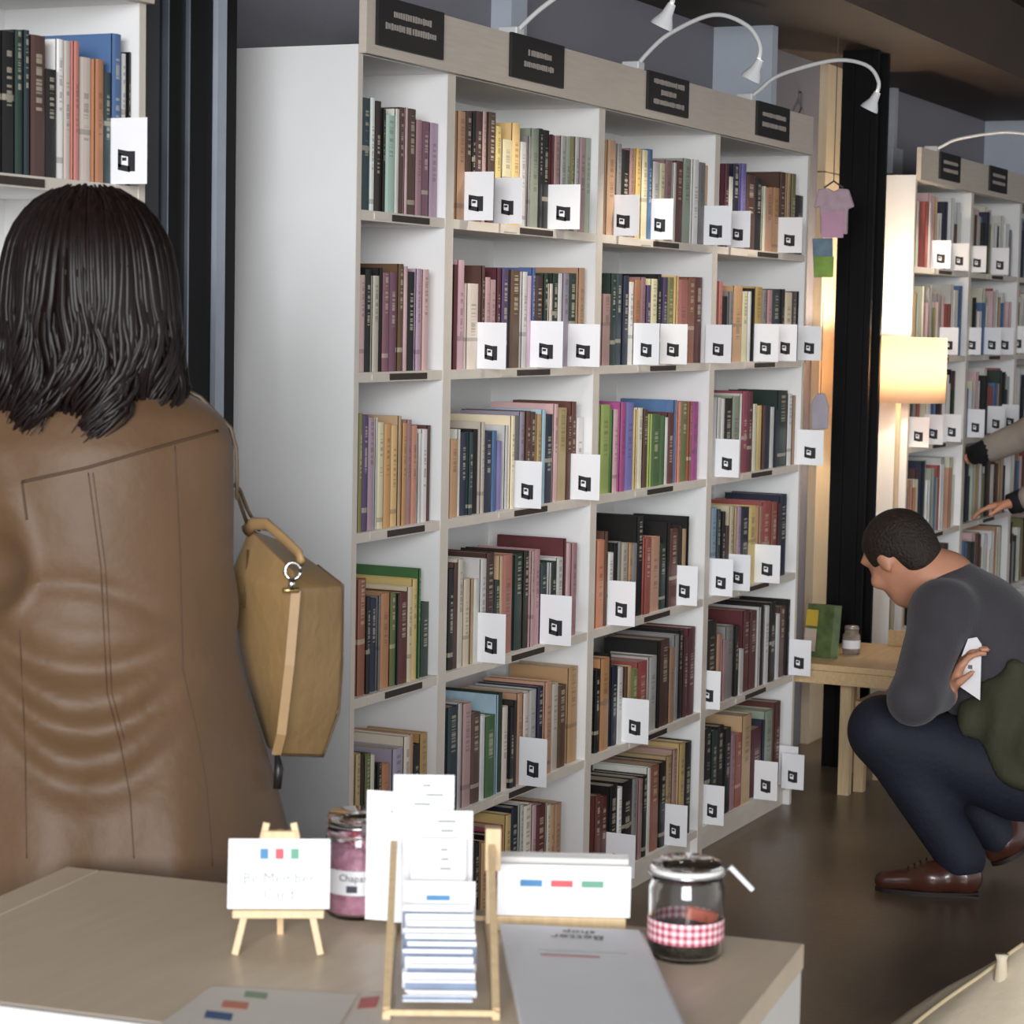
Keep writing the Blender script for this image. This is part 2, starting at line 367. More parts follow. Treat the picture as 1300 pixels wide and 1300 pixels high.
# every visible spine, in order along its shelf: colour, width in photo pixels, photo height of its top edge
SPINES = {
 (0,0):(458,'tl10@124 wg6@124 ob8@128 dk6@138 mn12@146 cr5@138 mr6@136 pk5@136 mr10@138 rs8@152 pl9@154 lp11@156'),
 (1,0):(579,'cp10@141 mr8@141 dk5@142 mr8@141 pk5@141 mr12@142 ye7@160 ly14@177 ye10@156 wh8@180 gy6@172 sa10@163 dk5@163 dk8@165 dr5@170 rs9@172 lgy7@172 sa6@173 ol5@173 lgy6@173 pk8@174 sa9@175'),
 (2,0):(769,'tn10@178 gy8@182 dk10@190 rs6@188 or8@188 ly9@190 bl6@189 wh9@205 ly7@207 rs9@203 cr5@206 dr9@204 sa10@201 wh10@202 gy8@206 tn5@210'),
 (3,0):(918,'dr5@208 cr5@224 nv8@208 vi9@207 mr12@222 dk8@226 ly5@236 cp9@238 or8@238 br8@218 tn6@219 ol7@220 dk11@248'),
 (0,1):(456,'pk7@349 dk8@342 cr10@350 dk4@340 pl9@346 pl9@346 br9@335 pk5@338 dk9@345 lp8@341 pk10@342'),
 (1,1):(576,'dr5@336 pk8@330 rs4@344 cr14@360 mr8@337 pk7@352 pk7@355 dr6@340 pu10@341 dk3@342 br12@343 wh9@345 lp5@350 bl5@340 mr10@350 dg6@347 cr6@360 dg7@347 wh5@347 lv9@347 dg9@347 tn11@340'),
 (2,1):(765,'rs10@373 dg7@347 tl7@348 nv9@350 wh6@358 or9@355 rs6@352 pu7@362 ly8@354 dk5@348 pu8@352 ol8@352 ye6@350 cp12@355 rd9@353 dr9@352'),
 (3,1):(912,'cp5@357 dk6@376 gy8@370 ye11@363 ly7@372 wh4@370 dk5@366 or9@364 gy6@368 rs7@368 tl10@367 dk6@367 ly9@371 mr6@370 nv8@370'),
 (0,2):(455,'ol5@525 pu7@527 lp8@530 cr4@530 ly8@536 or9@538 ye8@540 tn5@528 or7@537 rs6@533 cp7@540 lgy6@550 wh7@545 mr4@540'),
 (1,2):(571,'cp10@558 cr3@545 nv8@549 tl8@549 dk6@545 rs3@543 cr6@536 nv9@548 bl6@547 vi6@560 cn5@515 lgy4@540 ly8@528 gy6@528 lv6@523 br8@522 mr6@523 ye8@526 sb5@520 nv9@526 pk7@513 tn11@518 dr6@527 br6@510 wh9@530'),
 (2,2):(762,'lg12@514 gn4@520 pk6@520 mg10@511 vi10@511 ye5@520 cr6@518 br7@520 lg5@526 gn10@526 gn6@528 cr4@530 br8@524 bl3@508 cp6@510 ol8@510 rd6@510 mg8@510'),
 (3,2):(910,'lgy5@505 cr4@506 dk10@506 sa9@503 cr3@500 rd8@497 dr6@497 ly5@513 ye6@515 br5@515 nv6@515 lgy5@517 nv5@520 dg12@496 wh6@500 tn6@502'),
 (0,3):(454,'rd10@735 dk6@758 nv7@760 gy6@757 or11@753 ol8@752 dg4@755 dr11@752 ly6@745 ye6@735 gn5@722 dg10@765'),
 (1,3):(569,'dk7@722 mr5@715 cr7@710 ly8@735 tn5@735 cr6@735 wh10@710 mr10@702 dg7@737 tn4@706 cp12@704 dk3@700 dg10@704 ob8@700 pk7@700 rs7@698 tl9@715 lgy5@715 dg7@713 wh8@708 dr4@684 pk5@690 rs9@690'),
 (2,3):(757,'or10@686 br4@675 wh7@702 dk5@690 gy5@688 cr8@690 tn6@690 gy6@690 dk8@655 rd10@683 tn11@682 dg8@690 dk5@664 dr10@672 ob5@668 tn5@672 dk4@656'),
 (3,3):(902,'sb7@645 tl5@647 dk6@650 mr5@668 ly6@643 tn4@645 lp5@643 nv10@645 ye9@643 tn8@643 rd10@637 rd9@638 dr3@640 nv9@628'),
 (0,4):(451,'tn6@957 ob5@957 ol8@957 ly5@958 dk9@970 or10@970 br4@955 lv13@950 cr9@935 cp4@932 dk8@945 or10@931'),
 (1,4):(568,'tl13@897 lgy4@893 pk13@893 mr11@905 wh6@908 gn13@909 sb4@883 dg5@880 cr7@897 dk8@898 ob4@890 tn7@880 cr8@880 lgy9@876 nv9@872 tn11@866 cr8@868 br10@870 pk3@843 cp12@847'),
 (2,4):(755,'dk6@850 or12@836 dk2@830 nv8@846 wh7@848 br6@848 tn5@846 ol8@850 rd12@840 lgy12@834 dk5@815 mr11@812 tn7@822 gy5@806 dk5@800 mr7@808 dr9@797'),
 (3,4):(897,'dk12@788 cp6@805 rs6@812 gy9@795 dk7@795 lgy6@825 dr8@775 dr9@776 lgy5@772 dk4@768 wh7@770 dk8@765 wh5@780 mr7@770 dk6@762'),
 (1,5):(567,'br11@1080 tn11@1080 mr11@1075 dk8@1070 ye10@1070 dk8@1060 rd12@1050 ye10@1035 nv9@1025 lgy7@1022 cr10@1022 pk6@1022 dr12@1022 cr6@1022 ye5@1022 tn9@1020'),
 (2,5):(755,'dr7@1010 dr8@1012 dk13@998 wh6@1000 dk13@992 gy6@988 rs7@990 dk6@985 cr4@975 rd11@972 dk9@968 tn7@960 rs7@952 ye10@944 dk8@942'),
 (3,5):(895,'dk7@925 dg8@928 dk8@922 dk9@925 rs6@932 rd8@932 tn12@908 dr13@925 nv4@915 sa10@902 br10@892'),
 (-1,0):(2,'dk16@40 dg10@38 tl9@38 mr20@45 dk14@88 wh9@50 cr9@52 cp11@52 cr15@73 or16@75 tl9@92 bl13@43 wh6@68 dk9@66'),
}
import re
BOOKS = []          # (area_px, base u, spine w, z, width, depth, height, colour, where, n)
BAYLBL = ['narrow bookcase', 'second bookcase', 'lime-magenta bookcase', 'end bookcase']
def row_z(i): return (SH+[PLINTH-ST])[i]+ST
for (bay, row), (x0, s) in SPINES.items():
    z = row_z(row)
    u0, u1 = BAYS[bay] if bay >= 0 else (-1.52, -.72)
    x = x0; last = u0+.02; n = 0
    for k, w, y in re.findall(r'([a-z]+)(\d+)@(\d+)', s):
        w = int(w); y = int(y); sp = rnd.uniform(.010, .02)
        ymid = z  # boundary of the strips, on the spine plane
        pr_y = 420
        ua = max(last, onY(x, (y+pr_y)/2 if row < 2 else y+40, sp)[0]); ub = min(u1-.02, onY(x+w, (y+pr_y)/2 if row < 2 else y+40, sp)[0])
        x += w
        if ub-ua < .004: continue
        um = (ua+ub)/2
        h = onY(x-w/2, y, sp)[2]-z
        lim = (SH[row-1] if row else 1.98)-z-.006
        h = max(.12, min(h, lim)); d = min(.24, max(.12, h*rnd.uniform(.66, .76)))
        BOOKS.append([w*h*500/(1+row*.02), ua+.0004, sp, z, ub-ua-.0008, d, h, k, bay, row, n]); last = ub; n += 1
    # fill whatever space is left at the far end of the shelf
# the far bookcases
rf = random.Random(31)
FARP = ['wh', 'cr', 'lgy', 'tn', 'dk', 'dk', 'br', 'gy', 'sa', 'pk', 'mr', 'nv', 'ly', 'rd', 'bl', 'ol', 'cp', 'wh', 'dg', 'cr']
for bi, (u0, u1) in enumerate(FB):
    for row in range(6):
        z = row_z(row); u = u0+.022; n = 0; lim = (SH[row-1] if row else 1.98)-z-.006
        while u < u1-.05:
            w = rf.uniform(.016, .045); h = min(lim, rf.uniform(.17, .27))
            if u+w > u1-.02: break
            BOOKS.append([w*100*h*500*.9/(3+bi+row*.2), u, rf.uniform(.01, .035), z, w-.0008, h*.7, h, rf.choice(FARP), 10+bi, row, n]); n += 1
            u += w+(rf.uniform(.0, .05) if rf.random() < .08 else 0)
def book_mesh(w, d, h, MBc=None, MBp=None, org=(0, 0, 0)):
    t = min(.0022, w*.2); ox, oy, oz = org
    c = MBc or MB(); p = MBp or MB()
    c.box(ox, ox+t, oy, oy+d, oz, oz+h); c.box(ox+w-t, ox+w, oy, oy+d, oz, oz+h)
    b = min(.003, w*.15)       # rounded spine
    n = len(c.v)
    pts = [(ox, oy), (ox+w*.2, oy-b*.8), (ox+w*.5, oy-b), (ox+w*.8, oy-b*.8), (ox+w, oy), (ox+w, oy+.002), (ox, oy+.002)]
    c.prism(pts, oz, oz+h)
    p.box(ox+t, ox+w-t, oy+.002, oy+d-.004, oz+.003, oz+h-.003)
    return c, p
BOOKS.sort(key=lambda b: -b[0])
rest = {}
restp = MB()
FARL = ['lamplit bookcase', 'arm-reached bookcase', 'bookcase past the reached one', 'last bookcase']
for i, (ar, u, w_, z, w, d, h, k, bay, row, n) in enumerate(BOOKS):
    if i < 300:
        c, p = book_mesh(w, d, h)
        o = c.build('book', book_mat(k)); o.location = (u, w_, z); p.build('page_block', pages, o)
        where = 'bookcase before the woman' if bay == -1 else (BAYLBL[bay] if bay < 10 else FARL[bay-10])
        size = 'tall ' if h > .25 else ('short ' if h < .185 else '')
        thick = 'thick ' if w > .042 else ('thin ' if w < .018 else '')
        tag(o, '%s%s%s book, %s from left end, %s, %s' % (size, thick, PALNAME[k], ORD[n], ROWN[row], where), 'book', 'books on the shelves')
    else:
        c = rest.setdefault(k, MB()); book_mesh(w, d, h, c, restp, (u, w_, z))
# the remaining, smallest books: one object whose faces carry the cover colours
verts = []; faces = []; mi = []; ml = []
for k, m_ in list(rest.items())+[('_p', restp)]:
    n = len(verts); verts += m_.v; faces += [tuple(n+q for q in f_) for f_ in m_.f]; mi += [len(ml)]*len(m_.f); ml.append(pages if k == '_p' else mat('far_book_'+k, [v*.62+.38*sum(int(PAL[k][i:i+2], 16)/765 for i in (0, 2, 4)) for v in [int(PAL[k][i:i+2], 16)/255 for i in (0, 2, 4)]], .55, var=.3, scale=9, stretch=(6, 1, .6)))
me = bpy.data.meshes.new('shelf_books'); me.from_pydata([tuple(map(float, v)) for v in verts], [], faces)
for m_ in ml: me.materials.append(m_)
me.polygons.foreach_set('material_index', mi)
so = link('shelf_books', me); so['kind'] = 'stuff'; tag(so, 'many small books filling the remaining shelves', 'books')

# ------------------------------------------------------------------ white divider cards standing out from between the books
CARDS = [(-1,0,135,187,145,230),
 (1,0,582,627,216,278),(1,0,629,660,222,280),(1,0,694,737,233,290),(2,0,771,812,245,297),(2,0,821,855,249,301),(2,0,889,929,260,310),(3,0,921,953,269,314),(3,0,986,1019,276,321),
 (1,1,604,643,412,470),(1,1,672,715,412,470),(1,1,719,762,412,465),(2,1,804,837,414,466),(2,1,836,873,416,466),(2,1,895,929,414,462),(3,1,955,989,415,462),(3,1,982,1012,416,462),(3,1,1012,1043,417,460),
 (1,2,653,686,593,651),(1,2,723,762,581,637),(3,2,908,938,560,607),(3,2,1011,1046,548,591),
 (1,3,606,641,785,845),(1,3,685,726,762,822),(2,3,771,807,739,793),(2,3,852,886,721,769),(3,3,900,931,704,749),(3,3,923,952,708,752),(3,3,957,991,695,741),
 (1,4,661,692,945,1003),(2,4,788,824,895,948),(3,4,885,914,853,899),(3,4,999,1030,815,858),
 (2,5,766,807,1055,1105),(2,5,842,872,1018,1067),(3,5,890,919,990,1037),(3,5,957,988,960,1006),(3,5,985,1013,945,992),(3,5,994,1020,943,985),
 (10,0,1184,1205,311,345),(10,0,1208,1228,311,345),(11,0,1231,1250,316,348),(11,0,1258,1281,318,352),
 (10,1,1195,1214,416,450),(11,1,1222,1246,416,450),(11,1,1250,1269,416,450),(11,1,1266,1286,416,450),(12,1,1283,1302,414,448),
 (10,2,1152,1180,535,572),(10,2,1172,1198,530,567),(10,2,1196,1221,528,562),(11,2,1227,1250,520,555),(11,2,1253,1276,516,550),(11,2,1272,1293,514,548)]
SEAMS = {}          # where two books meet, shelf by shelf: a card slips in there
for b_ in BOOKS: SEAMS.setdefault((b_[8], b_[9]), set()).update((b_[1]-.0004, b_[1]+b_[4]+.0004))
def emblem(mb, w, h, x):
    # bent block emblem, printed on the face that looks along the shelf
    a = w*.42; b = h*.34
    cy, cz = w*.5, h*.36
    def q(y0, y1, z0, z1, sk=0): mb.quadbox((x, cy+y0*a, cz+z0*b), (-.0006, 0, 0), (0, (y1-y0)*a, -sk*b), (0, 0, (z1-z0)*b))
    q(-.5, .1, .25, .5, .1); q(.1, .5, -.5, .4, .0); q(-.5, -.3, -.3, .3); q(-.5, .2, -.42, -.15, .12); q(-.25, .0, -.02, .12)
cn_ = {}
for bay, row, xa, xb, ya, yb in CARDS:
    w_c = -.018
    u0, u1 = BAYS[bay] if 0 <= bay < 4 else ((-1.52, -.72) if bay == -1 else FB[bay-10])
    P = onY((xa+xb)/2, (ya+yb)/2, w_c); u = float(np.clip(P[0], u0+.03, u1-.024))
    u = min(SEAMS.get((bay, row), {u}), key=lambda q: abs(q-u)); SEAMS[(bay, row)] = {q for q in SEAMS.get((bay, row), ()) if abs(q-u) > .002} or {u}
    c0 = onX(xa, yb, u); c1 = onX(xb, ya, u)
    ww = min(.10, max(.07, c0[1]-c1[1])); hh = min(.135, max(.1, c1[2]-c0[2]))
    ym = (c0[1]+c1[1])/2; z = row_z(row)+.0005
    zc = max(z, (c0[2]+c1[2])/2-hh/2)
    if bay < 10 : zc = z
    mb = MB().box(-.00035, .00035, 0, ww, 0, hh); o = mb.build('divider_card', whitecard); 
    o.location = (u, ym-ww/2, zc)
    e = MB(); emblem(e, ww, hh, -.0004)
    for i_ in range(len(e.v)):   # mirrored so that the mark reads from the aisle
        v = e.v[i_]; e.v[i_] = (v[0], ww-v[1], v[2])
    e.build('printed_mark', inkblack, o)
    k = (bay, row); cn_[k] = cn_.get(k, 0)+1
    where = 'bookcase before the woman' if bay == -1 else (BAYLBL[bay] if bay < 10 else FARL[bay-10])
    tag(o, 'white divider card, %s from left end, %s, %s' % (ORD[cn_[k]-1], ROWN[row], where), 'card', 'white divider cards between the books')

# ------------------------------------------------------------------ gooseneck lamps on the header boards
def gooseneck(u, pts, label, head_dir=(0, .5, -1)):
    r = empty('gooseneck_lamp', (u, 0, 2.095)); tag(r, label, 'lamp', 'gooseneck lamps over the shelves')
    P = [Vector((0, w, z-2.095)) for w, z in pts]
    # smooth the arm
    out = []
    for i in range(len(P)-1):
        p0 = P[max(i-1, 0)]; p1 = P[i]; p2 = P[i+1]; p3 = P[min(i+2, len(P)-1)]
        for t in [j/6 for j in range(6)]:
            out.append(.5*((2*p1)+(-p0+p2)*t+(2*p0-5*p1+4*p2-p3)*t*t+(-p0+3*p1-3*p2+p3)*t**3))
    out.append(P[-1])
    MB().tube(out, .0055, 8).build('arm', lampwhite, r, True)
    MB().box(-.02, .02, -.016, .03, .0005, .02).build('base_clamp', lampwhite, r, bevel=.003)
    e = np.array(out[-1]); d = nrm(head_dir)
    hd = MB(); ax = [e-d*.012, e+d*.012, e+d*.032, e+d*.04]; hd.tube(ax, [.009, .013, .024, .026], 16, caps=False)
    h_ = hd.build('lamp_head', lampwhite, r, True)
    MB().tube([e+d*.034, e+d*.0365], [.0225, .0225], 16).build('lens', mat('lamp_lens', 'fff6e6', .3, emit='fff2dc', estr=14), h_)
    l = bpy.data.lights.new('spot', 'SPOT'); l.energy = 9; l.spot_size = 1.4; l.spot_blend = .8; l.color = (1, .9, .76); l.shadow_soft_size = .02
    lo = bpy.data.objects.new('bulb_offscreen' if u > 4 else 'bulb', l); COL.objects.link(lo); lo.parent = r; lo.location = e+d*.045; lo.rotation_euler = Vector(d).to_track_quat('-Z', 'Y').to_euler()
    return r
arc = [(.0, 2.10), (-.03, 2.135), (-.09, 2.182), (-.2, 2.222), (-.285, 2.195), (-.322, 2.145), (-.318, 2.10)]
gooseneck(.70, [(.0, 2.10), (-.04, 2.135), (-.09, 2.17), (-.2, 2.232), (-.31, 2.232), (-.37, 2.18), (-.365, 2.14)], 'white gooseneck lamp arching out above the second section sign')
gooseneck(1.405, arc, 'white gooseneck lamp arching out above the third section sign')
gooseneck(2.24, [(.0, 2.10), (-.03, 2.125), (-.09, 2.165), (-.24, 2.20), (-.335, 2.185), (-.372, 2.14), (-.365, 2.10)], 'white gooseneck lamp arching out above the end bookcase toward the black column')
gooseneck(4.204, [(.0, 2.06+.04), (-.03, 2.115), (-.09, 2.14), (-.24, 2.16), (-.335, 2.15), (-.372, 2.12), (-.365, 2.08)], 'white gooseneck lamp above the lamplit bookcase beyond the column')

# ------------------------------------------------------------------ columns, posts and wall fittings
c = empty('steel_column', (3.44, -.013, 0)); tag(c, 'black steel column standing between the bookcase runs by the floor lamp', 'column')
box('flange', 0, .02, 0, .12, 0, 2.37, blackpaint, c); box('web', .02, .12, .05, .065, 0, 2.37, blackpaint, c); box('flange', .12, .14, 0, .12, 0, 2.37, blackpaint, c)
box('rib', -.008, 0, .02, .035, 0, 2.37, blackpaint, c); box('rib', -.008, 0, .075, .085, 0, 2.37, blackpaint, c)
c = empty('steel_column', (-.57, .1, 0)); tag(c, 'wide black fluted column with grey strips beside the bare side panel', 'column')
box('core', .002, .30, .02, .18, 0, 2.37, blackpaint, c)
for a, b_, y0, m_ in ((0, .046, .004, mat('dark_grey_steel', '3b3b3e', .45)), (.05, .06, .008, blackpaint), (.064, .068, -.002, edge_highlight), (.07, .128, .004, blackpaint), (.130, .135, -.002, edge_highlight), (.137, .217, .004, blackpaint), (.222, .252, -.004, mat('light_grey_strip', 'a3aab5', .45)), (.256, .302, .006, blackpaint)):  # the two thinnest pale strips are painted highlights on the profile edges
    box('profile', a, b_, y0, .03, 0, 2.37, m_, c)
for (z0, z1) in ((0, 2.0), (2.004, 2.37)):
    tag(box('wooden_board', 3.80, 3.965, .27, .2995, z0, z1, mat('bleached_board', 'e0cdae', .6, var=.06, scale=8, stretch=(12, 12, 1))), 'pale wooden board on the wall behind the column, %s piece' % ('long lower' if z0 == 0 else 'short upper'), 'board')
cb = empty('junction_box', (4.62, .262, 2.0)); tag(cb, 'grey junction box with conduit on the wall above the lamplit bookcase', 'box')
Pj = onY(1140, 205, .262)
cb.location = (Pj[0], .262, Pj[2]-.05)
box('box_body', -.07, .07, 0, .037, 0, .1, mat('pale_grey_plastic', 'b4b7bd', .5), cb, .004); box('conduit', -.02, .02, .012, .037, .1, 2.37-Pj[2]+.05, mat('pale_grey_plastic', 'b4b7bd', .5), cb)
# ================================================================== the counter in the foreground
TZ = .75
TA = math.radians(6.5)
A_ = onZ(85, 1100, TZ); B_ = onZ(1021, 1198, TZ)          # far corners of the top
tx = nrm(B_-A_); ty = np.array([-tx[1], tx[0], 0])        # tx along the far edge, ty away from it
if ty@(CAM-A_) > 0: ty = -ty
LEN = np.linalg.norm(B_-A_); DEP = float(abs((onZ(0, 1277, TZ)-A_)@ty))
def tbl(a, b, z=0.): return A_+tx*a-ty*b+np.array([0, 0, z])   # a along, b towards the camera
topm = mat('pale_ash_top', 'dac8af', .42, var=.05, scale=7, stretch=(1, 9, 1), coat=.1)
sidem = mat('white_board', 'e4e0da', .5, var=.02)
ct = empty('counter_table', (0, 0, 0)); tag(ct, 'low counter with pale ash top and white sides in front of the woman', 'table')
MB().quadbox(tbl(0, 0, -.03), tx*.048, -ty*DEP, (0, 0, .03)).build('top_strip', topm, ct, bevel=.0015)
MB().quadbox(tbl(.0495, 0, -.03), tx*(LEN-.0495), -ty*(DEP-.012), (0, 0, .03)).build('top_board', topm, ct, bevel=.0015)
MB().quadbox(tbl(.0495, DEP-.0115, -.03), tx*(LEN-.0495), -ty*.0115, (0, 0, .0295)).build('front_edge', sidem, ct)
MB().quadbox(tbl(LEN-.022, .004, -.75), tx*.020, -ty*(DEP-.01), (0, 0, .7195)).build('side_panel', sidem, ct)
MB().quadbox(tbl(.002, .004, -.75), tx*.020, -ty*(DEP-.01), (0, 0, .7195)).build('side_panel', sidem, ct)
MB().quadbox(tbl(.0225, .006, -.75), tx*(LEN-.0450), -ty*.016, (0, 0, .7195)).build('back_panel', sidem, ct)
MB().quadbox(tbl(.0225, .03, -.42), tx*(LEN-.0450), -ty*(DEP-.04), (0, 0, .018)).build('shelf', sidem, ct)

fwd = nrm([cF[0], cF[1], 0]); lat = np.array([fwd[1], -fwd[0], 0]); UP = np.array([0, 0, 1.])
def on_table(x, y, z=0.): return onZ(x, y, TZ+z)
# --- small easel with the sign
e0 = on_table(298, 1213); e1 = on_table(407, 1213); ex = nrm(e1-e0); ey = nrm(np.cross(UP, ex)); ec = (e0+e1)/2      # ey points away from the camera
if ey@fwd < 0: ey = -ey
ew = np.linalg.norm(e1-e0)
es = empty('tabletop_easel', ec); tag(es, 'small wooden easel standing on the counter before the pink jar', 'easel')
def rel(o, p): return np.array(p)-np.array(o)
lean = nrm(UP*1+ey*.28)
for sgn in (-1, 1):
    MB().tube([ex*sgn*ew/2-UP*0+UP*.001, ex*sgn*ew*.16+lean*.15], .0052, 4, up=ey).build('leg', pine, es)
MB().tube([ey*.095+UP*.001, lean*.14+ey*.004], .005, 4, up=ey).build('leg', pine, es)
hb = .045
MB().quadbox(-ex*.052+lean*hb-ey*.014, ex*.104, ey*.016, lean*.009).build('ledge', pine, es, bevel=.001)
MB().quadbox(-ex*.02+lean*.126-ey*.006, ex*.04, ey*.008, lean*.016).build('crosspiece', pine, es, bevel=.001)
cw, ch = .116, .079
cc = ec+lean*(hb+.0095)-ey*.0075
nrm_c = nrm(np.cross(ex, lean)); 
if nrm_c@fwd > 0: nrm_c = -nrm_c
cardo = empty('sign_card', cc); tag(cardo, 'white hand-lettered card with three coloured tabs resting on the small easel', 'sign')
MB().quadbox(-ex*cw/2, ex*cw, -nrm_c*-.0012, lean*ch).build('card', whitecard, cardo)
pale_ink = mat('pale_grey_ink', '9c9c96', .7)
def place_text(s, size, mtl, parent, origin, xdir, ydir, ndir):
    me = text_mesh(s, size); o = link('lettering', me, mtl, parent); o.matrix_local = frame_matrix(origin, xdir, ydir, ndir); return o
cn = nrm_c*.0016
place_text('Be Member', .0175, pale_ink, cardo, lean*.034+cn, ex, lean, nrm_c)
place_text('Card', .0175, pale_ink, cardo, lean*.016+cn, ex, lean, nrm_c)
inkb = mat('blue_print', '4d86b5', .6); inkr = mat('red_print', 'cf5a60', .6); inkg = mat('green_print', '6aa287', .6)
for q, m_ in ((-.0125, inkb), (.005, inkr), (.0225, inkg)):
    MB().quadbox(ex*(q-.0095)+lean*.056+cn*.7, ex*.0095, nrm_c*.0006, lean*.012).build('colour_tab', m_, cardo)

# --- pink jar
glass = bpy.data.materials.new('clear_glass'); glass.use_nodes = True
gb = glass.node_tree.nodes['Principled BSDF']; gb.inputs['Roughness'].default_value = .02; gb.inputs['IOR'].default_value = 1.45
gb.inputs['Transmission Weight'].default_value = 1; gb.inputs['Base Color'].default_value = (.97, .99, .98, 1); MATS['glass'] = glass
def jar(name, P, r, h, label):
    o = empty(name, P); tag(o, label, 'jar')
    t = .0022
    prof = [(.001, .0), (r*.9, 0), (r, .006), (r, h*.76), (r*.93, h*.83), (r*.93, h*.92), (r*.93-t, h*.92), (r*.93-t, h*.83), (r-t, h*.75), (r-t, .008), (r*.88, .004), (.001, .004)]
    MB().lathe(prof, sides=40).build('glass_body', glass, o, True)
    return o
pj = on_table(452, 1170); pj = pj+fwd*.038
jo = jar('glass_jar', pj, .0405, .125, 'glass jar of pink candy with a white wraparound label behind the easel')
candy = MB(); rc = random.Random(5)
candy.lathe([(.001, .0065), (.036, .0065), (.0372, .01), (.0372, .082), (.034, .086), (.001, .087)], sides=28)
candy.build('pink_filling', mat('pink_candy', 'd894ad', .6, var=.25, scale=60, bump=.6, bscale=90), jo, True)
for i in range(22):
    a = rc.uniform(0, 6.28); rr_ = rc.uniform(.0, .026); p = np.array([rr_*math.cos(a), rr_*math.sin(a), .089+rc.uniform(0, .006)])
    MB().lathe([(.0005, -.005), (.005, -.0035), (.0065, 0), (.005, .0035), (.0005, .005)], sides=8).build('candy', mat(('pink_candy_a', 'pink_candy_b', 'white_candy')[i % 3], ('e3a0b6', 'c4505c', 'f0e6e6')[i % 3], .4), jo, True).location = p
MB().lathe([(.0415, .032), (.0415, .062)], sides=40).build('paper_label', whitecard, jo, True)
MB().lathe([(.0385, .0995), (.0395, .1), (.0395, .106), (.0385, .1065)], sides=32).build('rim', glass, jo, True)
MB().lathe([(.001, .1262), (.037, .126), (.0385, .122), (.0385, .117), (.001, .1165)], sides=32).build('lid', glass, jo, True)
wl = MB(); wl.tube([np.array([.0392*math.cos(t), .0392*math.sin(t), .113]) for t in np.linspace(0, 6.283, 33)], .0012, 6); wl.build('wire_bail', chrome, jo, True)
MB().box(-.006, .006, -.005, .005, 0, .014).build('clasp', chrome, jo, bevel=.002).location = (-fwd*.040+lat*.012+UP*.108)
# label lettering follows the round face
def wrap_text(s, size, mtl, parent, r, z, ang):
    me = text_mesh(s, size)
    for v in me.vertices:
        th = ang+v.co.x/r; rr_ = r+.0004+v.co.z; v.co = (rr_*math.cos(th), rr_*math.sin(th), z+v.co.y)
    return link('lettering', me, mtl, parent)
ang = math.atan2(-fwd[1], -fwd[0])
wrap_text('Chapas 1€', .012, mat('dark_ink', '4a4a55', .7), jo, .0416, .053, ang+.1)
for q, m_ in ((-.012, mat('dark_ink', '4a4a55', .7)), (.018, mat('green_print', '6aa287', .6))):
    MB().quadbox(-fwd*.0412+lat*q+UP*.036, lat*.013, -fwd*.0012, UP*.008).build('label_mark', m_, jo)

# --- clip-top jar
pk_ = on_table(873, 1226)+fwd*.042
jo = jar('clip_jar', pk_, .0435, .108, 'clip-top glass jar with a pink gingham ribbon near the counter edge')
gm = bpy.data.materials.new('pink_gingham'); gm.use_nodes = True; nt = gm.node_tree; N = nt.nodes; L = nt.links
tc = N.new('ShaderNodeTexCoord'); sx = N.new('ShaderNodeSeparateXYZ'); L.new(tc.outputs['Object'], sx.inputs[0])
def mth(op, a, b_=0.):
    n = N.new('ShaderNodeMath'); n.operation = op
    for i, v in enumerate((a, b_)):
        if isinstance(v, (int, float)): n.inputs[i].default_value = v
        else: L.new(v, n.inputs[i])
    return n.outputs[0]
an = mth('MULTIPLY', mth('ARCTAN2', sx.outputs[1], sx.outputs[0]), .0435)
c1 = mth('GREATER_THAN', mth('FRACT', mth('DIVIDE', an, .0085)), .5); c2 = mth('GREATER_THAN', mth('FRACT', mth('DIVIDE', sx.outputs[2], .0085)), .5)
rp = N.new('ShaderNodeValToRGB'); L.new(mth('MULTIPLY', mth('ADD', c1, c2), .5), rp.inputs[0])
rp.color_ramp.elements[0].color = srgb('f0dfe0'); rp.color_ramp.elements[1].color = srgb('a04054'); e_ = rp.color_ramp.elements.new(.5); e_.color = srgb('dd94a0')
L.new(rp.outputs[0], N['Principled BSDF'].inputs['Base Color'])
MB().lathe([(.0441, .022), (.0444, .023), (.0444, .046), (.0441, .047)], sides=40).build('gingham_ribbon', gm, jo, True)
MB().lathe([(.001, .0065), (.039, .0065), (.0405, .009), (.0405, .03), (.037, .034), (.001, .036)], sides=28).build('coins', mat('dark_coins', '3b342d', .35, metal=.6, var=.5, scale=90, bump=.8, bscale=120), jo, True)
MB().quadbox(lat*-.002+UP*.047-fwd*.012, lat*.034+UP*-.008, fwd*.004+UP*.002, UP*.012+lat*.004).build('banknote', mat('red_note', 'c0604a', .7), jo)
MB().lathe([(.041, .1), (.0425, .1005), (.0425, .1045), (.041, .105)], sides=36).build('rubber_seal', mat('white_seal', 'e6e4e0', .5), jo, True)
MB().lathe([(.001, .1145), (.03, .114), (.041, .110), (.042, .1055), (.001, .1052)], sides=36).build('lid', glass, jo, True)
wl = MB(); wl.tube([np.array([.0435*math.cos(t), .0435*math.sin(t), .099]) for t in np.linspace(0, 6.283, 37)], .0013, 6)
wl.tube([lat*.044+UP*.099, lat*.05+UP*.106, lat*.058+UP*.098, lat*.072+UP*.08], .002, 6); wl.build('wire_bail', chrome, jo, True)
MB().quadbox(lat*.047+UP*.104-fwd*.005, lat*.027-UP*.027, fwd*.01, UP*.004+lat*.004).build('latch', lampwhite, jo, bevel=.001)

